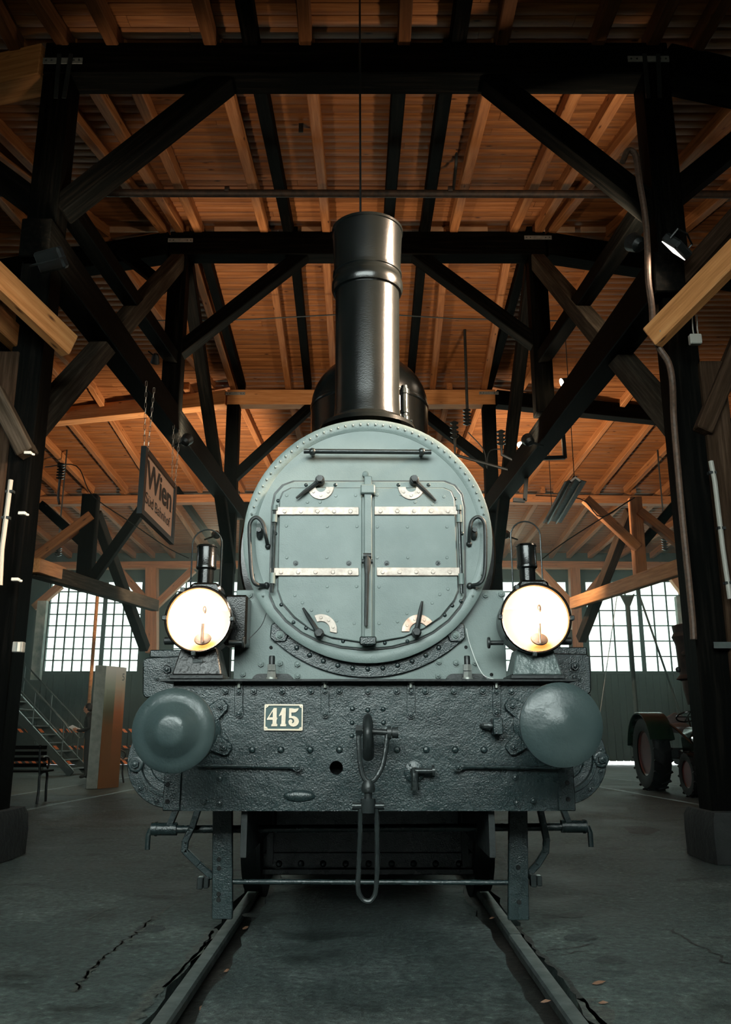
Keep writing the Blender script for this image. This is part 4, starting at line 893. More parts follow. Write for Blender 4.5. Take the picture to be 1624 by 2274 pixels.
for pts, bl in (([(440, 1798), (428, 1835), (412, 1868), (410, 1888), (440, 1918), (470, 1945)], (452, 1960)), ([(1200, 1798), (1208, 1835), (1214, 1865), (1212, 1890), (1195, 1918), (1170, 1945)], (1190, 1955))):
    w = [P(x, y, YG + .08) for x, y in pts]
    o = MB()
    for a, b in zip(w, w[1:]): o.bar(a, b + (b - a).normalized() * .012, .03, .035, side=(0, 1, 0))
    o = o.build('bracket_stay', 'dark_paint', loco, .004)
    c = P(*bl, YG + .03); MB().box((c.x - .03, c.y - .03, c.z - .03), (c.x + .0, c.y + .03, c.z + .03)).box((c.x + .004, c.y - .025, c.z - .026), (c.x + .03, c.y + .025, c.z + .026)).build('stay_nut', 'shiny_iron', o, .004)
# stretcher plate between the frames with rivets, wheels and axle
YX = 6.0
a, b = P(582, 1938, YX), P(1062, 1790, YX)
strp = MB().box((a.x, YX, a.z), (b.x, YX + .03, b.z)).build('frame_stretcher', 'dark_paint', loco, .003)
MB().box((a.x - .0, YX - .05, a.z - .006), (b.x, YX, a.z + .03)).box((a.x, YX - .014, a.z), (b.x, YX, a.z + .125)).build('angle_iron', 'dark_paint', strp, .004)
for x in (620, 669, 718, 768, 819, 870, 919, 968, 1020): bolt(strp, P(x, 1918, YX - .014), .022, kind='rivet')
bolt(strp, P(1040, 1893, YX), .022, kind='rivet'); bolt(strp, P(597, 1893, YX), .022, kind='rivet')
for s in (-1, 1):
    x = CX + s * .60; MB().box((min(x, x + s * .03), 4.5, .45), (max(x, x + s * .03), 9, 1.3)).build('main_frame', 'black_iron', loco)
    xw = RX0 - .065 if s < 0 else RX1 + .065
    c = Vector((xw, 6.25, .44)); ax = (s, 0, 0)
    MB().lathe([(.06, .02), (.30, .02), (.32, 0), (.385, 0), (.43, .0), (.435, -.1), (.465, -.105), (.468, -.13), (.36, -.135), (.33, -.11), (.10, -.12), (.06, -.14)], c, ax, 48).build('wheel', 'black_iron', loco)
    MB().box((x + s * .01 - .02, 5.7, .25), (x + s * .01 + .02, 5.74, .7)).build('brake_hanger', 'black_iron', loco)
MB().box((-.55, 7.0, .12), (.57, 8.6, .95)).build('ash_pan', 'black_iron', loco, .02)  # dark box added under the boiler to block light from behind
MB().cyl((-.7, 6.25, .44), (.7, 6.25, .44), .075).build('axle', 'black_iron', loco)
# hanging wires at the frame
MB().tube(smooth_path([P(592, 1362, YS - .02), P(580, 1390, YS - .05), P(552, 1420, YS - .1)], 5), .0022, 5).build('loose_wire', 'black_iron', loco)
MB().tube(smooth_path([P(1036, 1396, YS - .02), P(1042, 1425, YS), P(1058, 1470, YS), P(1075, 1500, YS - .03), P(1098, 1509, YS - .12)], 5), .0028, 5).build('loose_wire', 'wire_white', loco)
# coal-black bulk behind (boiler underside, running boards)
MB().box((CX - .62, 4.75, .9), (CX + .62, 9.4, 1.5)).build('boiler_cradle', 'black_iron', loco)
MB().box((CX - 1.25, 5.5, 1.28), (CX + 1.25, 9.4, 1.33)).build('side_board', 'black_iron', loco)

# ================================================================== HEADLAMPS (stand on the running plate)
def headlamp(px, py, rpx, chx, ch_y0, ch_y1, bail_y, base_m, reflect, label, ring_label):
    YL = 4.36
    c = P(px, py, YL); r = rpx / (F / (YL * _c + (c.z - CAM_H) * _s))
    L = empty('headlamp', (c.x, YL + .14, zp + .012), label=label, cat='headlamp', group='lit headlamps on the running plate')
    body = MB().lathe([(r * 1.07, .0), (r * 1.09, -.015), (r * 1.09, -.05), (r * 1.0, -.055), (r * 1.0, -.24), (r * .8, -.29), (r * .3, -.30), (1e-5, -.30), ], c, FRONT, 48)
    # hollow front: reflector bowl is its own part
    body.f = [f for f in body.f if len(f) <= 4]
    body = body.build('lamp_body', 'black_gloss', L)
    MB().lathe([(r * 1.02, -.012), (r * 1.02, .012), (r * 1.06, .018), (r * 1.10, .012), (r * 1.10, -.014)], c, FRONT, 48, False).build('lens_ring', 'black_gloss', L)
    bowl = []
    for i in range(9):
        t = i / 8; bowl.append((max(1e-5, r * 1.02 * t), -.15 + .135 * t * t))
    MB().lathe(bowl, c, FRONT, 40, False).build('reflector_bowl', 'reflector', L)
    MB().lathe([(1e-5, .004), (r * .6, .002), (r * 1.02, -.006)], c, FRONT, 40, False).build('lens_glass', 'lamp_glass', L)
    # burner: tube with flame slot and bulb inside the bowl
    q = c + Vector((.02, .015, -r * .45))
    MB().cyl(q + Vector((0, 0, -.06)), q + Vector((0, 0, .05)), .008, n=10).build('burner_tube', 'copper_worn', L)
    bu = c + Vector((.025, .02, r * .32)); MB().sphere(bu, 1, 10, (.011, .008, .022)).build('bulb_tip', 'copper_worn', L)
    MB().lathe([(1e-5, 0), (.042, 0), (.044, .004), (.042, .008)], c + Vector((.02, .035, -r * .64)), (0, -.75, .66), 24).build('burner_hole', 'rust_dark', L)
    ld = bpy.data.lights.new('headlamp_light', 'POINT'); ld.energy = 4.5; ld.color = (1.0, 0.80, 0.58); ld.shadow_soft_size = .03
    lo = bpy.data.objects.new('headlamp_light', ld); COL.objects.link(lo); lo.parent = L; lo.location = c + Vector((0, .035, .0)) - W[L.name]
    # catches around the ring
    for t in (0, 120, 178, 265):
        a = math.radians(t); e = c + Vector((math.cos(a) * r * 1.1, -.01, math.sin(a) * r * 1.1))
        MB().box((e.x - .012, e.y - .012, e.z - .012), (e.x + .012, e.y + .03, e.z + .012)).build('ring_catch', 'shiny_iron', L, .003)
    # top housing, chimney, wire bail
    tz = c.z + r * 1.0
    MB().prism([(c.x - .085 + .012, YL + .06, tz - .012), (c.x + .085 + .012, YL + .06, tz - .012), (c.x + .085 + .012, YL + .06, tz + .015), (c.x + .066 + .012, YL + .06, tz + .045), (c.x - .066 + .012, YL + .06, tz + .045), (c.x - .085 + .012, YL + .06, tz + .015)], (0, .16, 0)).build('top_housing', 'black_gloss', L, .012)
    k0, k1 = P(chx, ch_y0, YL + .12), P(chx, ch_y1, YL + .12); hh = k1.z - k0.z
    chim_ = MB().lathe([(.042, -.02), (.042, hh * .28), (.048, hh * .30), (.054, hh * .33), (.054, hh * .4), (.052, hh * .42), (.052, hh * .93), (.056, hh * .95), (.052, hh), (.02, hh * 1.03), (1e-5, hh * 1.03)], k0, (0, 0, 1), 24).build('lamp_chimney', 'black_gloss', L)
    hwid = .079
    by = P(chx, bail_y, YL + .12).z
    path = [Vector((k0.x - hwid, k0.y, tz + .01))] + [Vector((k0.x - hwid, k0.y, by - hwid))] + arc((k0.x, k0.y, by - hwid), hwid, 180, 0, 12) + [Vector((k0.x + hwid, k0.y, tz + .01))]
    MB().tube(path, .0042, 8).build('carry_bail', 'shiny_iron', L)
    # side housing with knob
    s = 1 if px < 800 else -1
    if s > 0: MB().box((c.x + r * .7, YL + .12, c.z - .12), (c.x + r * 1.48, YL + .28, c.z + .145)).build('side_housing', 'black_gloss', L, .012)
    kb = c + Vector((s * (r + .035), .12, -r * .68)); MB().cyl(kb + Vector((-s * .05, 0, 0)), kb + Vector((s * .02, 0, 0)), .012).lathe([(.028, 0), (.03, .006), (.028, .012)], kb + Vector((s * .02, 0, 0)), (s, 0, 0), 18).build('wick_knob', 'black_iron', L)
    kb = c + Vector((-s * (r * .93), .13, -r * .62)); MB().lathe([(.02, 0), (.02, .05), (.012, .055)], kb, (-s, 0, 0), 14).build('oil_cap', 'black_iron', L)
    # flared foot
    z0, z1 = zp + .012, c.z - r * .90
    w0, w1 = .125, .092
    ft = MB().add([(c.x - w0, YL + .02, z0 + .02), (c.x + w0, YL + .02, z0 + .02), (c.x + w0, YL + .25, z0 + .02), (c.x - w0, YL + .25, z0 + .02), (c.x - w1, YL + .05, z1), (c.x + w1, YL + .05, z1), (c.x + w1, YL + .22, z1), (c.x - w1, YL + .22, z1)],
                  [(0, 3, 2, 1), (4, 5, 6, 7), (0, 1, 5, 4), (1, 2, 6, 5), (2, 3, 7, 6), (3, 0, 4, 7)]).build('foot', base_m, L, .006)
    MB().box((c.x - w0 - .012, YL + .01, z0), (c.x + w0 + .012, YL + .26, z0 + .02)).build('foot_plate', 'black_iron', L, .003)
    if base_m == 'black_dented':
        zc = (z0 + z1) / 2 + .012; yf = YL + .034
        MB().box((c.x - .026, yf - .004, zc - .012), (c.x + .026, yf + .004, zc + .012)).build('maker_plate', 'shiny_iron', L, .002)
    return L
paint('black_dented', (0.004, 0.005, 0.005), (0.009, 0.010, 0.010), 0.3, 0.0, 6, ((22, .5, .02), (90, .3, .004)), rough2=.45)
paint('grey_dented', (0.06, 0.085, 0.082), (0.11, 0.14, 0.135), 0.35, 0.0, 6, ((16, .6, .03), (90, .3, .004)), rough2=.45)
headlamp(441, 1375, 68, 457, 1288, 1212, 1176, 'black_dented', 1, 'lit headlamp nearer the hanging station sign, with glossy black foot', '')
headlamp(1190, 1373, 72, 1172, 1286, 1210, 1158, 'grey_dented', 1, 'lit headlamp on the tractor side, with dented grey sheet-metal foot', '')

# ================================================================== THINGS AROUND
# hanging station sign
sg_a, sg_b = 10.95, 12.9
sx = P(313, 1000, sg_a).x; z_lo, z_hi = P(308, 1140, sg_a).z, P(318, 990, sg_a).z
sign = empty('station_sign', (sx, (sg_a + sg_b) / 2, z_lo), label='pale station sign in black frame reading Wien Süd Bahnhof, hung on chains', cat='sign')
fw = .075
MB().filled([[(sx, sg_a, z_lo), (sx, sg_b, z_lo), (sx, sg_b, z_hi), (sx, sg_a, z_hi)], [(sx, sg_a + fw * 1.6, z_lo + fw), (sx, sg_b - fw * 1.6, z_lo + fw), (sx, sg_b - fw * 1.6, z_hi - fw), (sx, sg_a + fw * 1.6, z_hi - fw)]], (.07, 0, 0)).build('sign_frame', 'sign_black', sign)
MB().box((sx + .015, sg_a + .03, z_lo + .03), (sx + .045, sg_b - .03, z_hi - .03)).build('sign_panel', 'sign_face', sign)
def lettering(body, parent, mat, origin, ux, uz, height, width, name='lettering', bold=0.0, ext=.004):
    cu = bpy.data.curves.new('txt', 'FONT'); cu.body = body; cu.offset = bold; cu.extrude = 0.0
    ob = bpy.data.objects.new('txt', cu); COL.objects.link(ob)
    bpy.context.view_layer.update()
    me = bpy.data.meshes.new_from_object(ob.evaluated_get(bpy.context.evaluated_depsgraph_get()))
    bpy.data.objects.remove(ob)
    xs = [v.co.x for v in me.vertices]; ys = [v.co.y for v in me.vertices]
    x0, x1, y0, y1 = min(xs), max(xs), min(ys), max(ys); ux, uz = Vector(ux), Vector(uz); n = ux.cross(uz)
    vs = [Vector(origin) + ux * ((v.co.x - x0) / (x1 - x0) * width) + uz * ((v.co.y - y0) / (y1 - y0) * height) + n * ext for v in me.vertices]
    mb = MB().add(vs, [tuple(p.vertices) for p in me.polygons]); return mb.build(name, mat, parent)
H_ = z_hi - z_lo; L_ = sg_b - sg_a
lettering('Wien', sign, 'sign_letter', (sx + .046, sg_a + .19, z_lo + H_ * .47), (0, 1, 0), (0, 0, 1), H_ * .40, L_ * .78, bold=.018)
lettering('Wien', sign, 'sign_letter', (sx + .0462, sg_a + .202, z_lo + H_ * .47), (0, 1, 0), (0, 0, 1), H_ * .40, L_ * .78, bold=.018)
lettering('Süd', sign, 'sign_letter', (sx + .046, sg_a + .21, z_lo + H_ * .22), (0, 1, 0), (0, 0, 1), H_ * .17, L_ * .225, bold=.002)
lettering('Bahnhof', sign, 'sign_letter', (sx + .046, sg_a + .21 + L_ * .275, z_lo + H_ * .22), (0, 1, 0), (0, 0, 1), H_ * .16, L_ * .485, bold=.002)
lk = MB().tube(arc((0, 0, .03), .012, 0, 180, 6) + arc((0, 0, -.03), .012, 180, 360, 6), .0035, 6, closed=True).mesh('chain_link'); lk.materials.append(M['chain_metal'])
for y, dx, dy2 in ((sg_a + .12, 0.01, -.12), (sg_a + .12, .06, .12), (sg_b - .12, .01, -.1), (sg_b - .12, .06, .12)):
    n = 13; a = Vector((sx + dx, y, z_hi - .04)); b = Vector((sx + dx, y + dy2, 5.72)); n = int((b - a).length / .072)
    ch = empty('chain', a); ch.parent = sign; ch.location = a - W[sign.name]
    for k in range(n):
        o = inst('chain_link', lk, 'chain_metal', ch, a.lerp(b, (k + .5) / n)); o.rotation_euler = (0, 0, math.pi / 2 * (k % 2))
# information pillar
pa, pb, pc_ = G(190, 1753), G(215, 1752), G(262, 1748)
ph = P(233, 1478, pb.y).z
pil = empty('information_pillar', (pb.x, pb.y + .3, 0), label='tall three-sided information pillar with printed panel fading from pale to orange brown', cat='pillar')
back = pa + (pc_ - pb)
MB().prism([pa, pb, pc_, back + Vector((0, .1, 0))], (0, 0, ph)).build('pillar_core', 'concrete_pillar', pil, .01)
d = (pc_ - pb); nrm = Vector((d.y, -d.x, 0)).normalized(); L_p = d.length
o = MB().box((-L_p / 2 + .01, -.01, 0), (L_p / 2, 0, ph - .005)).mesh('printed_panel'); o.materials.append(M['printed_panel'])
po = bpy.data.objects.new('printed_panel', o); COL.objects.link(po); po.parent = pil; po.location = (pb + pc_) / 2 + nrm * .002 - W[pil.name]; po.rotation_euler = (0, 0, math.atan2(d.y, d.x))
lettering('5', pil, 'concrete_pillar', pb + d * .80 + nrm * .014 + Vector((0, 0, ph * .885)), d.normalized(), (0, 0, 1), .14, .07, 'pillar_number')
# wooden pole behind the pillar and rods before the windows
a, b = P(216, 1330, 24.5), P(193, 1585, 24.5)
MB().cyl((a.x, 24.5, 0), (a.x, 24.5, a.z + .1), .05, n=12).build('pole', 'wood_new', label='slim orange-brown pole behind the information pillar', cat='pole')
a = P(1393, 1318, 24.0)
iron = empty('iron_pole', (P(1418, 1500, 24).x, 24, 0), label='dark iron pole with forked head in front of the window above the tractor', cat='pole')
MB().cyl((a.x, 24, 0), (a.x, 24, a.z - .35), .06, n=12).build('pole_shaft', 'wall_dark', iron)
MB().prism([(a.x - .06, 23.97, a.z - .36), (a.x + .06, 23.97, a.z - .36), (a.x + .2, 23.97, a.z - .05), (a.x + .2, 23.97, a.z), (a.x + .1, 23.97, a.z - .08), (a.x - .1, 23.97, a.z - .08), (a.x - .2, 23.97, a.z), (a.x - .2, 23.97, a.z - .05)], (0, .06, 0)).build('pole_head', 'wall_dark', iron)
for p, q, r, lab in (((1417, 1312), (1482, 1500), .03, 'dark slanting stay beside the iron pole in front of the window'), ((1371, 1322), (1343, 1515), .012, 'thin pale slanting cord in front of the window above the tractor')):
    A_, B_ = P(*p, 23.8), P(*q, 23.8); B_ = A_ + (B_ - A_) * (A_.z / (A_.z - B_.z))
    MB().cyl(A_ + (A_ - B_) * .02, B_, r, n=8).build('stay_rod', 'wall_dark' if r > .02 else 'galvanised', label=lab, cat='rod')

# metal stairs
st = empty('metal_stairs', (-7.9, 22.7, 0), label='steel stairs with double handrails rising behind the first post', cat='stairs')
bx0, sy0, sy1 = G(158, 1722).x, 22.2, 23.4
ang = math.radians(44); ln = 3.2; dv = Vector((-math.cos(ang), 0, math.sin(ang)))
for y in (sy0, sy1):
    a = Vector((bx0, y, .02)); MB().bar(a, a + dv * ln, .06, .16).build('stringer', 'wall_dark', st)
    MB().bar(a + Vector((.05, 0, .09)), a + dv * ln + Vector((.05, 0, .09)), .07, .012).build('stringer_edge', 'stair_metal', st)
    for hgt in (.98, .62):
        p0 = a + dv * .35 + Vector((0, 0, hgt)); pts = [p0 + Vector((.05, 0, -.34)), p0 + Vector((.14, 0, -.2)), p0, a + dv * ln + Vector((0, 0, hgt))]
        if hgt < .7: pts = pts[2:]
        MB().tube(pts, .02, 8).build('handrail', 'stair_metal', st)
    for t in (.4, 1.5, 2.6):
        p = a + dv * t; MB().cyl(p, p + Vector((0, 0, .98)), .018, n=8).build('rail_post', 'stair_metal', st)
for k in range(10):
    p = Vector((bx0, 0, .02)) + dv * (.3 * (k + .6)); MB().box((p.x - .13, sy0 + .03, p.z - .015), (p.x + .13, sy1 - .03, p.z + .015)).build('tread', 'stair_metal', st, .003)
# barrier of striped bars behind the stairs
br = empty('striped_barrier', (-9.0, 25.0, 0), label='barrier of black and orange striped bars behind the stairs', cat='barrier')
for z in (.22, .62, 1.08):
    o = MB().box((-12.3, 24.98, z - .05), (-6.0, 25.02, z + .05)).build('striped_bar', 'hazard_stripe', br)
for x in (-12.2, -9.1, -6.1): MB().box((x - .04, 25.02, 0), (x + .04, 25.1, 1.2)).build('barrier_post', 'wall_dark', br)
# cast-iron bench at the frame edge
def bench(loc, rz, label, slats_m, group):
    b = empty('park_bench', loc, label=label, cat='bench', group=group); W[b.name] = Vector((0, 0, 0))
    for s in (-.62, .62):
        path = smooth_path([(s, .24, 0), (s, .20, .2), (s, .22, .40), (s, .0, .45), (s, -.22, .42), (s, -.24, .2), (s, -.28, 0)], 5)
        MB().tube(path, .02, 8).build('leg_frame', 'black_iron', b)
        MB().tube(smooth_path([(s, .22, .42), (s, .30, .62), (s, .34, .86)], 5), .018, 8).build('back_frame', 'black_iron', b)
        MB().tube(smooth_path([(s, .27, .64), (s, .05, .68), (s, -.2, .66), (s, -.28, .58), (s, -.24, .50), (s, -.18, .53)], 6), .016, 8).build('arm_scroll', 'black_iron', b)
    for k in range(6): MB().box((-.72, -.22 + k * .08, .455), (.72, -.155 + k * .08, .48)).build('seat_slat', slats_m, b, .004)
    for k in range(4):
        t = k / 3; MB().bar((-.72, .27 + .07 * t, .56 + .26 * t), (.72, .27 + .07 * t, .56 + .26 * t), .02, .055).build('back_slat', slats_m, b, .004)
    b.rotation_euler = (0, 0, rz); return b
bp = G(62, 1785)
bench((bp.x - .50, bp.y + .15, 0), math.radians(186), 'dark cast-iron bench half hidden by the first post beside the floor rails', 'wood_dark', 'iron benches')
bp2 = G(278, 1728)
bench((-5.5, 19.6, 0), math.radians(98), 'wooden slatted bench peeping out behind the information pillar', 'wood_rafter', 'iron benches')
# visitor behind the pillar
def person(x, y):
    pr = empty('person', (x, y, 0), label='person in dark clothes reading a leaflet behind the information pillar', cat='person'); o0 = Vector((x, y, 0))
    def skin(name, pts, edges, radii, mat, sub=1):
        me = bpy.data.meshes.new(name); me.from_pydata(pts, edges, []); ob = bpy.data.objects.new(name, me); COL.objects.link(ob); ob.parent = pr
        me.materials.append(M[mat])
        md = ob.modifiers.new('skin', 'SKIN'); md.use_smooth_shade = True
        for i, r in enumerate(radii): me.skin_vertices[0].data[i].radius = r if isinstance(r, tuple) else (r, r)
        me.skin_vertices[0].data[0].use_root = True
        ss = ob.modifiers.new('sub', 'SUBSURF'); ss.levels = sub; ss.render_levels = sub
        W[ob.name] = o0; return ob
    # facing -x, head bowed; x is forward negative
    pts = [(0, 0, .92), (.0, 0, 1.1), (-.01, 0, 1.28), (-.02, 0, 1.40), (-.05, 0, 1.47), (-.06, 0, 1.54),
           (0, -.17, 1.36), (.04, -.21, 1.13), (-.19, -.15, 1.07), (-.27, -.12, 1.09),
           (0, .17, 1.36), (.04, .21, 1.13), (-.19, .13, 1.07), (-.27, .10, 1.09),
           (.0, -.09, .88), (-.02, -.1, .5), (.02, -.1, .08), (-.14, -.11, .04), (.0, .09, .88), (.03, .1, .5), (.07, .1, .08), (-.09, .11, .04)]
    ed = [(0, 1), (1, 2), (2, 3), (3, 4), (4, 5), (3, 6), (6, 7), (7, 8), (8, 9), (3, 10), (10, 11), (11, 12), (12, 13), (0, 14), (14, 15), (15, 16), (16, 17), (0, 18), (18, 19), (19, 20), (20, 21)]
    ra = [(.15, .12), (.14, .11), (.16, .12), (.10, .09), (.05, .05), (.055, .055), .065, .05, .038, .03, .065, .05, .038, .03, .085, .065, .045, .04, .085, .065, .045, .04]
    skin('body', pts, ed, ra, 'jacket_dark', 2)
    hd = Vector((x - .09, y, 1.57))
    head = MB().sphere(hd, 1, 20, (.095, .075, .115)).sphere(hd + Vector((-.095, 0, -.015)), .018, 8).sphere(hd + Vector((-.01, -.075, -.01)), .022, 8).sphere(hd + Vector((-.01, .075, -.01)), .022, 8).sphere(hd + Vector((-.08, 0, -.06)), 1, 8, (.02, .03, .008)).sphere(hd + Vector((-.083, -.03, .01)), .012, 8).sphere(hd + Vector((-.083, .03, .01)), .012, 8).build('head', 'skin_tone', pr)
    MB().sphere(hd + Vector((.022, 0, .025)), 1, 20, (.098, .085, .112)).build('hair', 'hair_dark', pr)
    for s in (-1, 1):
        w = Vector((x - .28, y + s * .11, 1.095))
        h = MB().sphere(w + Vector((-.03, 0, .01)), 1, 12, (.045, .02, .03))
        for k in range(4):
            f0 = w + Vector((-.065, -s * .012, .03 - .016 * k)); h.tube([f0, f0 + Vector((-.03, -s * .01, .004)), f0 + Vector((-.045, -s * .03, .004))], [.008, .0075, .006], 6)
        t0 = w + Vector((-.02, -s * .018, .03)); h.tube([t0, t0 + Vector((-.03, -s * .022, .012)), t0 + Vector((-.05, -s * .03, .008))], [.009, .008, .006], 6)
        h.build('hand', 'skin_tone', pr)
        MB().tube([w + Vector((.1, s * .035, -.02)), w], [.034, .028], 10).build('forearm', 'skin_tone', pr)
    return pr
pp = P(199, 1640, 20.6); person(pp.x, 20.6)
lf = Vector((pp.x - .36, 20.6, 1.12))
MB().prism([lf + Vector((-.13, -.09, .03)), lf + Vector((.09, -.09, -.07)), lf + Vector((.12, .10, -.02)), lf + Vector((-.10, .10, .08))], (.003, 0, .006)).build('leaflet', 'paper', label='pale printed leaflet in the hands of the person behind the pillar', cat='leaflet')

# tractor
tb = G(1462, 1757); TX, TY = tb.x + .05, tb.y + .35
tr = empty('tractor', (TX + .6, TY, 0), label='dark green vintage tractor with large rear tyres parked behind the right-hand post', cat='tractor')
ta = math.radians(-90); tf = Vector((math.cos(ta), math.sin(ta), 0)); ts = Vector((-tf.y, tf.x, 0))   # forward, sideways
def T(f, s, z): return Vector((TX + .62, TY, 0)) + tf * f + ts * s + Vector((0, 0, z))
def tyre(f, s, r, w, hub, name):
    c = T(f, s, r)
    o = MB().lathe([(r * .62, -w * .42), (r * .80, -w * .5), (r * .95, -w * .47), (r, -w * .33), (r, w * .33), (r * .95, w * .47), (r * .80, w * .5), (r * .62, w * .42)], c, ts, 40); o.f = [q for q in o.f if len(q) <= 4]
    o = o.build(name, 'tyre_rubber', tr)
    lug = MB()
    n = 20 if r > .5 else 14
    for k in range(n):
        t = 2 * math.pi * k / n; rd = tf * math.cos(t) + Vector((0, 0, math.sin(t))); tg = tf * -math.sin(t) + Vector((0, 0, math.cos(t)))
        for e in (-1, 1): lug.bar(c + rd * (r + .008) + ts * (e * .02), c + rd * (r - .005) + ts * (e * w * .5) + tg * (e * 0 + .09 * r / .6), .03, .035, side=rd)
    lug.build('tread_lugs', 'tyre_rubber', o)['kind'] = 'stuff'
    MB().lathe([(r * .64, w * .3), (r * .62, w * .36), (r * .57, w * .30), (r * .5, w * .06), (r * .2, w * .02), (.09, w * .18), (1e-5, w * .2)], c, ts, 32).lathe([(r * .64, -w * .3), (r * .62, -w * .36), (r * .57, -w * .30), (r * .5, -w * .06), (r * .2, -w * .02), (.09, -w * .18), (1e-5, -w * .2)], c, ts, 32).build('wheel_disc', hub, o)
RW = .66
tyre(0, .62, RW, .34, 'tractor_red', 'rear_tyre'); tyre(0, -.62, RW, .34, 'tractor_red', 'rear_tyre')
tyre(1.75, .55, .36, .18, 'tractor_red', 'front_tyre'); tyre(1.75, -.55, .36, .18, 'tractor_red', 'front_tyre')
def fender(s0, s1):
    a = [T(0, s0, RW) + tf * (math.cos(math.radians(t)) * (RW + .09)) + Vector((0, 0, math.sin(math.radians(t)) * (RW + .09))) for t in range(20, 171, 10)]
    b = [T(0, s0, RW) + tf * (math.cos(math.radians(t)) * (RW + .06)) + Vector((0, 0, math.sin(math.radians(t)) * (RW + .06))) for t in range(170, 19, -10)]
    return MB().prism(a + b, ts * (s1 - s0))
fender(-.85, -.40).build('fender', 'tractor_green', tr, .006); fender(.40, .85).build('fender', 'tractor_green', tr, .006)
for s in (-.42, .42):
    a = [T(0, s, RW) + tf * (math.cos(math.radians(t)) * (RW + .06)) + Vector((0, 0, math.sin(math.radians(t)) * (RW + .06))) for t in range(20, 171, 10)]
    MB().prism(a, ts * .02).build('fender_side', 'tractor_green', tr)
hood = MB().prism([T(.55, -.23, .62), T(.55, -.25, .95), T(.55, -.17, 1.12), T(.55, 0, 1.16), T(.55, .17, 1.12), T(.55, .25, .95), T(.55, .23, .62)], tf * 1.2).build('hood', 'tractor_green', tr, .03)
MB().prism([T(1.76, -.22, .64), T(1.76, -.23, .95), T(1.76, -.14, 1.10), T(1.76, .14, 1.10), T(1.76, .23, .95), T(1.76, .22, .64)], tf * .03).build('grille', 'black_iron', hood)
for k in range(5): MB().bar(T(1.8, -.2, .7 + .08 * k), T(1.8, .2, .7 + .08 * k), .01, .014).build('grille_bar', 'chrome', hood)
MB().bar(T(-.2, 0, .6), T(1.75, 0, .5), .3, .28).build('chassis', 'black_iron', tr, .02)
MB().bar(T(1.75, -.55, .36), T(1.75, .55, .36), .09, .09).build('front_axle', 'tractor_green', tr, .01)
MB().bar(T(0, -.62, RW), T(0, .62, RW), .2, .2).build('rear_axle', 'black_iron', tr, .02)
for s in (-.34, .34):
    c = T(1.55, s, .93); hl = MB().lathe([(.02, -.12), (.07, -.08), (.105, -.01), (.112, .01), (.10, .02)], c, tf, 24).build('headlight', 'black_gloss', tr)
    MB().lathe([(.10, .012), (.07, .03), (1e-5, .04)], c, tf, 24).build('headlight_glass', 'chrome', hl)
    MB().tube(smooth_path([T(.62, s * 1.3, 1.18), T(1.0, s * 1.25, 1.06), T(1.3, s * 1.1, .9), T(1.5, s, .82)], 5), .022, 8).build('lamp_arm', 'black_gloss', tr)
seat = MB().sphere(T(-.15, 0, 1.12), 1, 18, (.24, .22, .10)).build('seat', 'seat_leather', tr); seat['label'] = 'brown leather seat'
MB().prism([T(-.36, -.2, 1.1), T(-.36, -.22, 1.3), T(-.36, 0, 1.42), T(-.36, .22, 1.3), T(-.36, .2, 1.1)], tf * .06).build('seat_back', 'seat_leather', tr, .02)
cw_ = T(.32, 0, 1.32); ax_ = (tf * -.45 + Vector((0, 0, .9))).normalized(); u_, v_, w_ = frame_of(ax_)
MB().tube([cw_ + u_ * (.2 * math.cos(t * math.pi / 12)) + v_ * (.2 * math.sin(t * math.pi / 12)) for t in range(24)], .015, 8, closed=True).cyl(cw_, T(.55, 0, 1.0), .018).cyl(cw_ + u_ * .19, cw_ - u_ * .19, .01).cyl(cw_ + v_ * .19, cw_ - v_ * .19, .01).build('steering_wheel', 'black_gloss', tr)
for s in (.5, .68):
    q = T(.1, s, 1.46); MB().lathe([(.012, -.1), (.012, 0), (.045, .0), (.05, .05), (.03, .07)], q, (0, 0, 1), 14).build('fender_lamp', 'chrome', tr)

# right post fittings: pipe, iron cylinder, conduit, junction box, lamp
YR = 7.35
pts = [(1383, 360), (1395, 335), (1412, 345), (1420, 400), (1432, 470), (1438, 540), (1440, 620), (1448, 680), (1452, 740), (1466, 775), (1485, 805), (1494, 850), (1497, 930), (1506, 1040), (1516, 1150), (1528, 1270), (1538, 1370), (1541, 1420)]
MB().tube(smooth_path([P(x, y, YR if y < 900 else YR + .15) for x, y in pts], 4), .03, 10).build('supply_pipe', 'cable_rust', label='rusty bent pipe running down the right-hand post', cat='pipe')
cyz = P(1546, 1500, 8.5)
ci = empty('iron_cylinder', (cyz.x, 8.5, P(1546, 1560, 8.5).z), label='rusty flanged iron cylinder strapped to the right-hand post above the tractor', cat='cylinder')
z_ = lambda y: P(1546, y, 8.5).z
MB().lathe([(.10, z_(1565)), (.13, z_(1530)), (.135, z_(1512)), (.185, z_(1508)), (.15, z_(1498)), (.155, z_(1490)), (.165, z_(1434)), (.17, z_(1428)), (.195, z_(1414)), (.175, z_(1405)), (.18, z_(1398)), (.185, z_(1390)), (.15, z_(1387))], (cyz.x, 8.5, 0), (0, 0, 1), 32).build('cylinder_shell', 'rust_dark', ci)
MB().sphere(P(1507, 1487, 8.5), .028).cyl(P(1507, 1487, 8.5), P(1520, 1487, 8.5), .012).build('side_knob', 'black_iron', ci)
MB().tube(smooth_path([P(1541, 1400, 8.2), P(1541, 1425, 8.2), P(1540, 1440, 8.2), P(1525, 1450, 8.25), P(1518, 1452, 8.3)], 4), .025, 8).lathe([(.035, 0), (.035, .03)], P(1541, 1425, 8.2), (0, 0, 1), 12).build('pipe_fitting', 'rust_dark', ci)
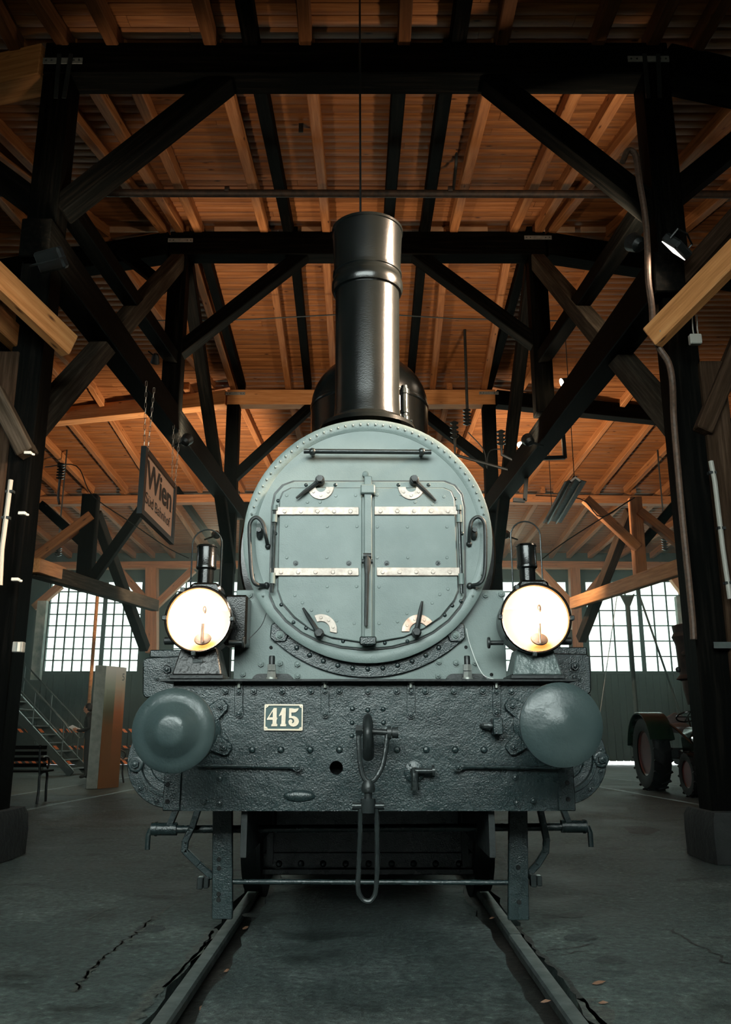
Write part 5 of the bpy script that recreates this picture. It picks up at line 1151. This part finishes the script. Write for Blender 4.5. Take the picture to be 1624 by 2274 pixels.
MB().box((P(1585, 1440, 7.55).x, 7.53, P(1560, 1440, 7.55).z), (P(1624, 1440, 7.55).x, 7.545, P(1560, 1426, 7.55).z)).build('strap_band', 'rail_steel', ci)
cd = empty('cable_conduit', P(1620, 1330, 7.45), label='pale conduit clipped to the cheek of the right-hand post', cat='conduit')
MB().tube([P(1579, 1024, 7.45), P(1588, 1070, 7.45), P(1606, 1220, 7.45), P(1622, 1330, 7.45)], .022, 10).build('conduit_tube', 'grey_plastic', cd)
for x, y in ((1582, 1050), (1602, 1173), (1618, 1295)): MB().box(P(x, y, 7.45) - Vector((.035, .02, .012)), P(x, y, 7.45) + Vector((.035, .03, .012))).build('clip', 'black_iron', cd)
jb = empty('junction_box', P(1547, 762, 7.2), label='small grey junction box hanging below the pale timber', cat='box')
a, b = P(1535, 762, 7.2), P(1559, 740, 7.2); MB().box((a.x, 7.2, a.z), (b.x, 7.26, b.z)).build('box_body', 'grey_plastic', jb, .008)
for x in (1541, 1551): MB().tube(smooth_path([P(x, 741, 7.22), P(x - 2, 728, 7.22), P(x - 3, 700, 7.26)], 4), .006, 6).build('box_cable', 'grey_plastic', jb)
cd2 = empty('cable_conduit', P(2, 1300, 7.3), label='pale conduit clipped to the cheek of the left-hand post', cat='conduit')
MB().tube([P(24, 1066, 7.4), P(12, 1160, 7.4), P(4, 1220, 7.4), P(0, 1300, 7.4)], .022, 10).build('conduit_tube', 'grey_plastic', cd2)
for x, y in ((22, 1092), (13, 1150)): MB().box(P(x, y, 7.4) - Vector((.035, .02, .012)), P(x, y, 7.4) + Vector((.035, .03, .012))).build('clip', 'black_iron', cd2)
for x, y, lb_ in ((63, 1006, 'topmost white porcelain clip on the left-hand post'), (50, 1140, 'middle white porcelain clip on the left-hand post'), (35, 1287, 'lowest white porcelain clip on the left-hand post')):
    p = P(x, y, 7.45); MB().box((p.x - .035, 7.43, p.z - .014), (p.x + .03, 7.48, p.z + .014)).cyl(p + Vector((.03, 0, -.01)), p + Vector((.05, .02, -.01)), .012, n=8).build('cable_clip', 'white_plastic', bevel=.004, label=lb_, cat='clip', group='porcelain clips on the left-hand post')
sk = P(40, 1437, 7.4); so = MB().box((sk.x - .045, 7.38, sk.z - .045), (sk.x + .045, 7.45, sk.z + .045)).build('socket_box', 'galvanised', bevel=.006, label='small pale switch box on the left-hand post above the stairs', cat='box')
MB().box((sk.x + .005, 7.372, sk.z - .04), (sk.x + .025, 7.38, sk.z + .04)).build('switch_lid', 'white_plastic', so)

# shed lamps and added fill lamps
def spot(parent, loc, aim, energy, size, col=(1, .80, .58), ang=120):
    ld = bpy.data.lights.new('lamp_beam', 'SPOT'); ld.energy = energy; ld.color = col; ld.spot_size = math.radians(ang); ld.spot_blend = .6; ld.shadow_soft_size = size
    o = bpy.data.objects.new('lamp_beam', ld); COL.objects.link(o); o.parent = parent; o.location = Vector(loc) - W[parent.name]
    o.rotation_mode = 'QUATERNION'; o.rotation_quaternion = Vector((0, 0, -1)).rotation_difference(Vector(aim) - Vector(loc)); return o
def floodlight(px, py, Y, aim, label, energy, lit=True, ang=100, size=.1):
    c = P(px, py, Y); ax = (Vector(aim) - c).normalized(); u, v, d = frame_of(ax)
    fo = empty('floodlight', c, label=label, cat='lamp', group='floodlights on the posts')
    MB().bar(c - d * .09, c, .30, .20, side=u).build('lamp_housing', 'black_iron', fo, .02)
    MB().bar(c + d * .001, c + d * .008, .26, .16, side=u).build('lamp_window', 'lamp_face' if lit else 'lamp_glass', fo)
    MB().tube([c - d * .05 + u * .17, c - d * .15 + u * .17, c - d * .18, c - d * .15 - u * .17, c - d * .05 - u * .17], .01, 6).build('lamp_yoke', 'black_iron', fo)
    if energy: spot(fo, c + d * .03, aim, energy, size, ang=ang)
    return fo
floodlight(1497, 556, 7.2, tuple(P(1497, 556, 7.2) + Vector((-.56, .50, -.64))), 'floodlight with bright face on the right-hand post below the knee brace', 26, ang=120)
floodlight(120, 575, 7.2, (-1.2, 11.5, 9.5), 'dim floodlight on the left-hand post below the knee brace', 170, lit=False)
def tube_lamp(x, Y, z, length, aim, energy, label):  # unseen lamp, added and shaped for the warm chimney streak
    c = Vector((x, Y, z)); fo = empty('tube_lamp', c, label=label, cat='lamp')
    ax = (Vector(aim) - c).normalized(); sd = Vector((0, 0, 1)).cross(ax).normalized(); up = ax.cross(sd); h = up * (length / 2)
    MB().bar(c - h - ax * .06, c + h - ax * .06, .26, .05, side=sd).build('lamp_tray', 'enamel_white', fo, .006)
    for k in (-.07, .07): MB().cyl(c - h * .95 + sd * k - ax * .02, c + h * .95 + sd * k - ax * .02, .013, n=10).build('tube', 'lamp_face', fo)
    ld = bpy.data.lights.new('lamp_beam', 'AREA'); ld.shape = 'RECTANGLE'; ld.size = .24; ld.size_y = length; ld.energy = energy; ld.color = (1, .74, .52); ld.spread = math.radians(44)
    o = bpy.data.objects.new('lamp_beam', ld); COL.objects.link(o); o.parent = fo
    o.matrix_local = Matrix.Translation(ax * .01) @ Matrix((sd, up, -ax)).transposed().to_4x4()
    t = c + h - ax * .06
    MB().cyl(t, Vector((t.x, t.y, roof_z(t.y) + .22)), .02, n=8).build('drop_rod', 'black_iron', fo)
tube_lamp(3.3, 4.45, 4.75, 1.5, (0, 5.1, 3.45), 230, 'tall twin-tube lamp hanging beside the locomotive on the tractor side')
def fill_uplight(x, Y, z, aim, energy, label):  # made-up lamp on a post, added to brighten the roof boards
    c = Vector((x, Y, z)); ax = (Vector(aim) - c).normalized(); u, v, d = frame_of(ax)
    fo = empty('uplighter', c, label=label, cat='lamp', group='uplighters on the inner posts')
    MB().lathe([(.04, -.16), (.08, -.12), (.10, 0), (.092, .0), (.075, -.1)], c, d, 20).build('lamp_shell', 'black_iron', fo)
    MB().lathe([(.088, -.02), (.05, -.005), (1e-5, 0)], c, d, 20).build('lamp_lens', 'lamp_glass', fo)
    MB().cyl(c - d * .1, Vector((x + (.25 if x > 0 else -.25), Y, z - .12)), .02, n=8).build('lamp_bracket', 'black_iron', fo)
    spot(fo, c + d * .05, aim, energy, .12, ang=160); return fo
fill_uplight(xr1 - .3, 7.95, 6.0, (1.2, 11.5, 9.5), 210, 'uplighter on the first post of the tractor side')
fill_uplight(xl2 + .3, 13.0, 5.6, (-1.5, 16.5, 9), 420, 'uplighter on the second post of the sign side')
fill_uplight(xr2 - .3, 13.0, 5.6, (1.5, 16.5, 9), 260, 'uplighter on the second post of the tractor side')
fill_uplight(xl3 - .3, 19.0, 5.4, (-5.8, 24.5, 7.9), 1100, 'uplighter on the third post of the sign side')
fill_uplight(xr3 + .3, 19.0, 5.4, (5.8, 24.5, 7.9), 1100, 'uplighter on the third post of the tractor side')
# small spotlights between the beams
def spotlight(px, py, Y, aim, energy, lens, label, ang=60):
    c = P(px, py, Y); d = (Vector(aim) - c).normalized()
    sp = empty('spotlight', c, label=label, cat='lamp', group='small spotlights on the long beams')
    MB().lathe([(.03, -.16), (.055, -.11), (.075, 0)], c, d, 18).build('spot_body', 'black_iron', sp)
    MB().lathe([(.068, .002), (.05, .01), (1e-5, .014)], c, d, 18).build('spot_lens', lens, sp)
    MB().cyl(c - d * .1, c - d * .1 + Vector((.12 if c.x > 0 else -.12, 0, .1)), .012, n=8).build('spot_arm', 'black_iron', sp)
    if energy: spot(sp, c + d * .03, aim, energy, .05, ang=ang)
spotlight(1156, 988, 17.5, (0.0, 5.0, 2.0), 0, 'bulb_white', 'small lit spotlight on the long beam right of the steam dome')
spotlight(1248, 850, 12.6, (sx, 11.9, 4.3), 260, 'bulb_white', 'small lit spotlight on the long beam high above the tractor-side headlamp', 50)
spotlight(344, 806, 12.6, (-5.0, 17.3, 1.9), 800, 'lamp_face', 'small spotlight on the long beam above the station sign', 45)
# fluorescent fitting
fa, fb = P(1278, 1062, 15.0), P(1225, 1140, 18.2)
fb.z = fa.z
fx = empty('fluorescent_fitting', (fa + fb) / 2, label='long dark twin-tube fluorescent fitting hanging on the right', cat='lamp')
dd = (fb - fa).normalized(); sd = dd.cross(Vector((0, 0, 1))).normalized()
for s in (-1, 1):
    MB().prism([fa + sd * (s * .0), fa + sd * (s * .2) + Vector((0, 0, -.06)), fa + sd * (s * .2) + Vector((0, 0, -.07)), fa + sd * (s * .0) + Vector((0, 0, -.02))], fb - fa).build('reflector_wing', 'black_iron', fx)
    MB().cyl(fa + sd * (s * .09) + Vector((0, 0, -.07)), fb + sd * (s * .09) + Vector((0, 0, -.07)), .018, n=10).build('tube', 'insulator', fx)
MB().bar(fa + Vector((0, 0, .02)), fb + Vector((0, 0, .02)), .07, .05).build('fitting_spine', 'black_iron', fx)
MB().prism([fa - dd * .01 + sd * .1 + Vector((0, 0, -.05)), fa - dd * .01 + Vector((0, 0, .03)), fa - dd * .01 - sd * .1 + Vector((0, 0, -.05)), fa - dd * .01 - sd * .07 + Vector((0, 0, -.07)), fa - dd * .01 + Vector((0, 0, -.01)), fa - dd * .01 + sd * .07 + Vector((0, 0, -.07))], -dd * .01).build('end_cap', 'enamel_white', fx)
for p in (fa, fb):
    q = p + dd * (.1 if p is fa else -.1); MB().cyl(q + Vector((0, 0, .04)), Vector((q.x, q.y, roof_z(q.y) + .1)), .008, n=6).build('drop_wire', 'black_iron', fx)

# overhead fittings: insulators, disc, rods and wires
def insulator(px, y0, y1, Y, n, label, stem_top, horiz=None):
    a, b = P(px, y1, Y), P(px, y0, Y); h = b.z - a.z
    ro = empty('insulator', a, label=label, cat='insulator', group='porcelain insulators under the roof')
    pr = [(.02, 0)]
    for k in range(n):
        z = h * (k + .2) / n; pr += [(.04, z), (.085, z + h * .25 / n), (.085, z + h * .4 / n), (.045, z + h * .6 / n)]
    pr += [(.03, h)]
    MB().lathe(pr, a, (0, 0, 1), 18).build('sheds', 'insulator', ro)
    t = P(px, stem_top, Y)
    if horiz is None: MB().cyl(b, Vector((b.x, b.y, roof_z(b.y) + .185)), .02 if Y > 20 else .03, n=8).build('stem', 'black_iron', ro)
    else: MB().tube([b, a, Vector((a.x, a.y, t.z)), Vector(horiz)], .03, 8).build('stem', 'black_iron', ro)
insulator(1038, 908, 945, 16.5, 5, 'dark ribbed insulator hanging nearest the dome', 855)
insulator(1010, 935, 975, 16.0, 4, 'dark ribbed insulator on a bracket left of the hanging one', 1010, (xr1 - .1, 16.0, 5.95))
insulator(1114, 955, 990, 15.5, 4, 'thick dark ribbed insulator beside the third post', 1010, (xr1 - .1, 15.5, 5.95))
insulator(133, 1028, 1065, 18.0, 6, 'dark ribbed insulator standing left of the station sign', 1105, (P(133, 1110, 18.0).x, 18.0, P(133, 1110, 18).z - .1))
insulator(129, 1215, 1235, 22.0, 4, 'small ribbed insulator hanging above the stairs', 1260)
insulator(1478, 1195, 1222, 22.0, 5, 'small ribbed insulator hanging above the tractor', 1250)
dc = P(670, 237, 9.6)
ds = empty('signal_disc', dc, label='dark round disc with strip hanging from the first roof beam', cat='disc')
MB().lathe([(.155, 0), (.155, .012)], dc, FRONT, 32).build('disc_plate', 'black_iron', ds)
MB().box((dc.x - .03, 9.57, dc.z - .17), (dc.x + .03, 9.59, roof_z(9.6) + .05)).build('disc_strip', 'black_iron', ds)
MB().cyl(P(799, -60, 6.9), P(801, 520, 6.9), .010, n=8).build('hanging_rod', 'black_iron', label='thin dark rod hanging down in front of the chimney top', cat='rod')
hp = MB().cyl(P(-60, 428, 10.6), P(1700, 432, 10.6), .055, n=14).build('roof_pipe', 'rust_dark', label='long brown pipe running across under the roof above the chimney', cat='pipe')
for x in (505, 1000): p = P(x, 424, 10.6); MB().cyl(p + Vector((-.03, 0, 0)), p + Vector((.03, 0, 0)), .065, n=14).build('pipe_sleeve', 'rust_dark', hp)
MB().tube(smooth_path([P(1007, 425, 10.6), P(1014, 340, 10.4), P(1008, 190, 9.0)], 5), .022, 8).build('pipe_hanger', 'black_iron', hp)
MB().tube([P(330, 712, 14.5), P(560, 709, 14.5), P(812, 695, 14.5), P(1000, 707, 14.5), P(1260, 713, 14.5)], .012, 6).build('overhead_wire', 'black_iron', label='thin wire stretched across behind the chimney', cat='wire')
for i, pts in enumerate(([(100, 1037), (170, 1035), (205, 1100), (290, 1160), (370, 1215), (420, 1240)], [(1190, 1100), (1290, 1108), (1336, 1148), (1400, 1110)], [(1040, 960), (1075, 1000), (1082, 1040), (1090, 1000), (1150, 1000)], [(1410, 1105), (1260, 1200), (1200, 1245)])):
    MB().tube(smooth_path([P(x, y, 17.5 - .4 * i) for x, y in pts], 5), .012, 6).build('overhead_wire', 'black_iron', label=['slack wire sagging from the insulator behind the station sign', 'slack wire sagging from the fluorescent fitting', 'slack cable looping between the insulators right of the dome', 'straight wire descending above the tractor-side headlamp'][i], cat='wire')
# metal frame hanging right of the dome
hf = empty('cable_bracket', P(1240, 1010, 15.5), label='dark angular metal bracket hanging under the long beam near the fluorescent fitting', cat='bracket')
for a, b in (((1247, 920), (1255, 1018)), ((1255, 1016), (1195, 1018)), ((1140, 1110), (1166, 1112)), ((1166, 1112), (1170, 1050))): MB().bar(P(*a, 15.5), P(*b, 15.5), .07, .07, side=(0, 1, 0)).build('bracket_bar', 'black_iron', hf)

# withered leaves and grit on the floor
for i, (px, py, s, a) in enumerate(((545, 2062, .028, 1.1), (455, 2195, .035, 1.2), (480, 2232, .03, 2.0), (1330, 2184, .032, .2), (1212, 2226, .022, .1), (1340, 2229, .02, -.3), (1093, 2040, .022, .5), (505, 2120, .022, .9))):
    g = G(px, py); zz = -.002 if i in (3, 4, 5) else .0
    ux, uy = Vector((math.cos(a), math.sin(a), .12)), Vector((-math.sin(a), math.cos(a), .25))
    in_groove = i in (1, 2, 7)
    base = Vector((g.x, g.y, -.07 if in_groove else .004))
    MB().add([base - ux * s, base - ux * s * .4 + uy * s * .4, base + ux * s * .4 + uy * s * .35, base + ux * s * 1.1, base + ux * s * .4 - uy * s * .3, base - ux * s * .4 - uy * s * .35, base + Vector((0, 0, .008))], [(6, 0, 1), (6, 1, 2), (6, 2, 3), (6, 3, 4), (6, 4, 5), (6, 5, 0)]).build('withered_leaf', 'leaf_brown', label=['curled brown leaf in the groove just before the left guard iron', 'brown leaf deep in the groove beside the near left rail', 'brown leaf in the groove at the lower end of the left rail', 'larger brown leaf lying flat on the concrete right of the right rail', 'brown leaf at the foot of the right rail near the picture bottom', 'tiny leaf on the concrete below the larger one right of the right rail', 'leaf scrap at the inner side of the right rail under the wheel', 'leaf scrap halfway along the groove of the left rail'][i], cat='leaf', group='leaves on the floor')

# dusty haze in the far half of the hall
hz = bpy.data.materials.new('haze'); hz.use_nodes = True; nt = hz.node_tree; nt.nodes.clear()
vo = nt.nodes.new('ShaderNodeVolumeScatter'); vo.inputs['Color'].default_value = (.8, 1, .97, 1); vo.inputs['Density'].default_value = .010; vo.inputs['Anisotropy'].default_value = .55
mo = nt.nodes.new('ShaderNodeOutputMaterial'); nt.links.new(vo.outputs[0], mo.inputs['Volume']); M['haze'] = hz
MB().box((-18.9, 14.0, .02), (18.9, 29.4, 6.4)).build('haze', 'haze', kind='stuff', label='thin dusty haze in front of the bright windows', cat='haze')
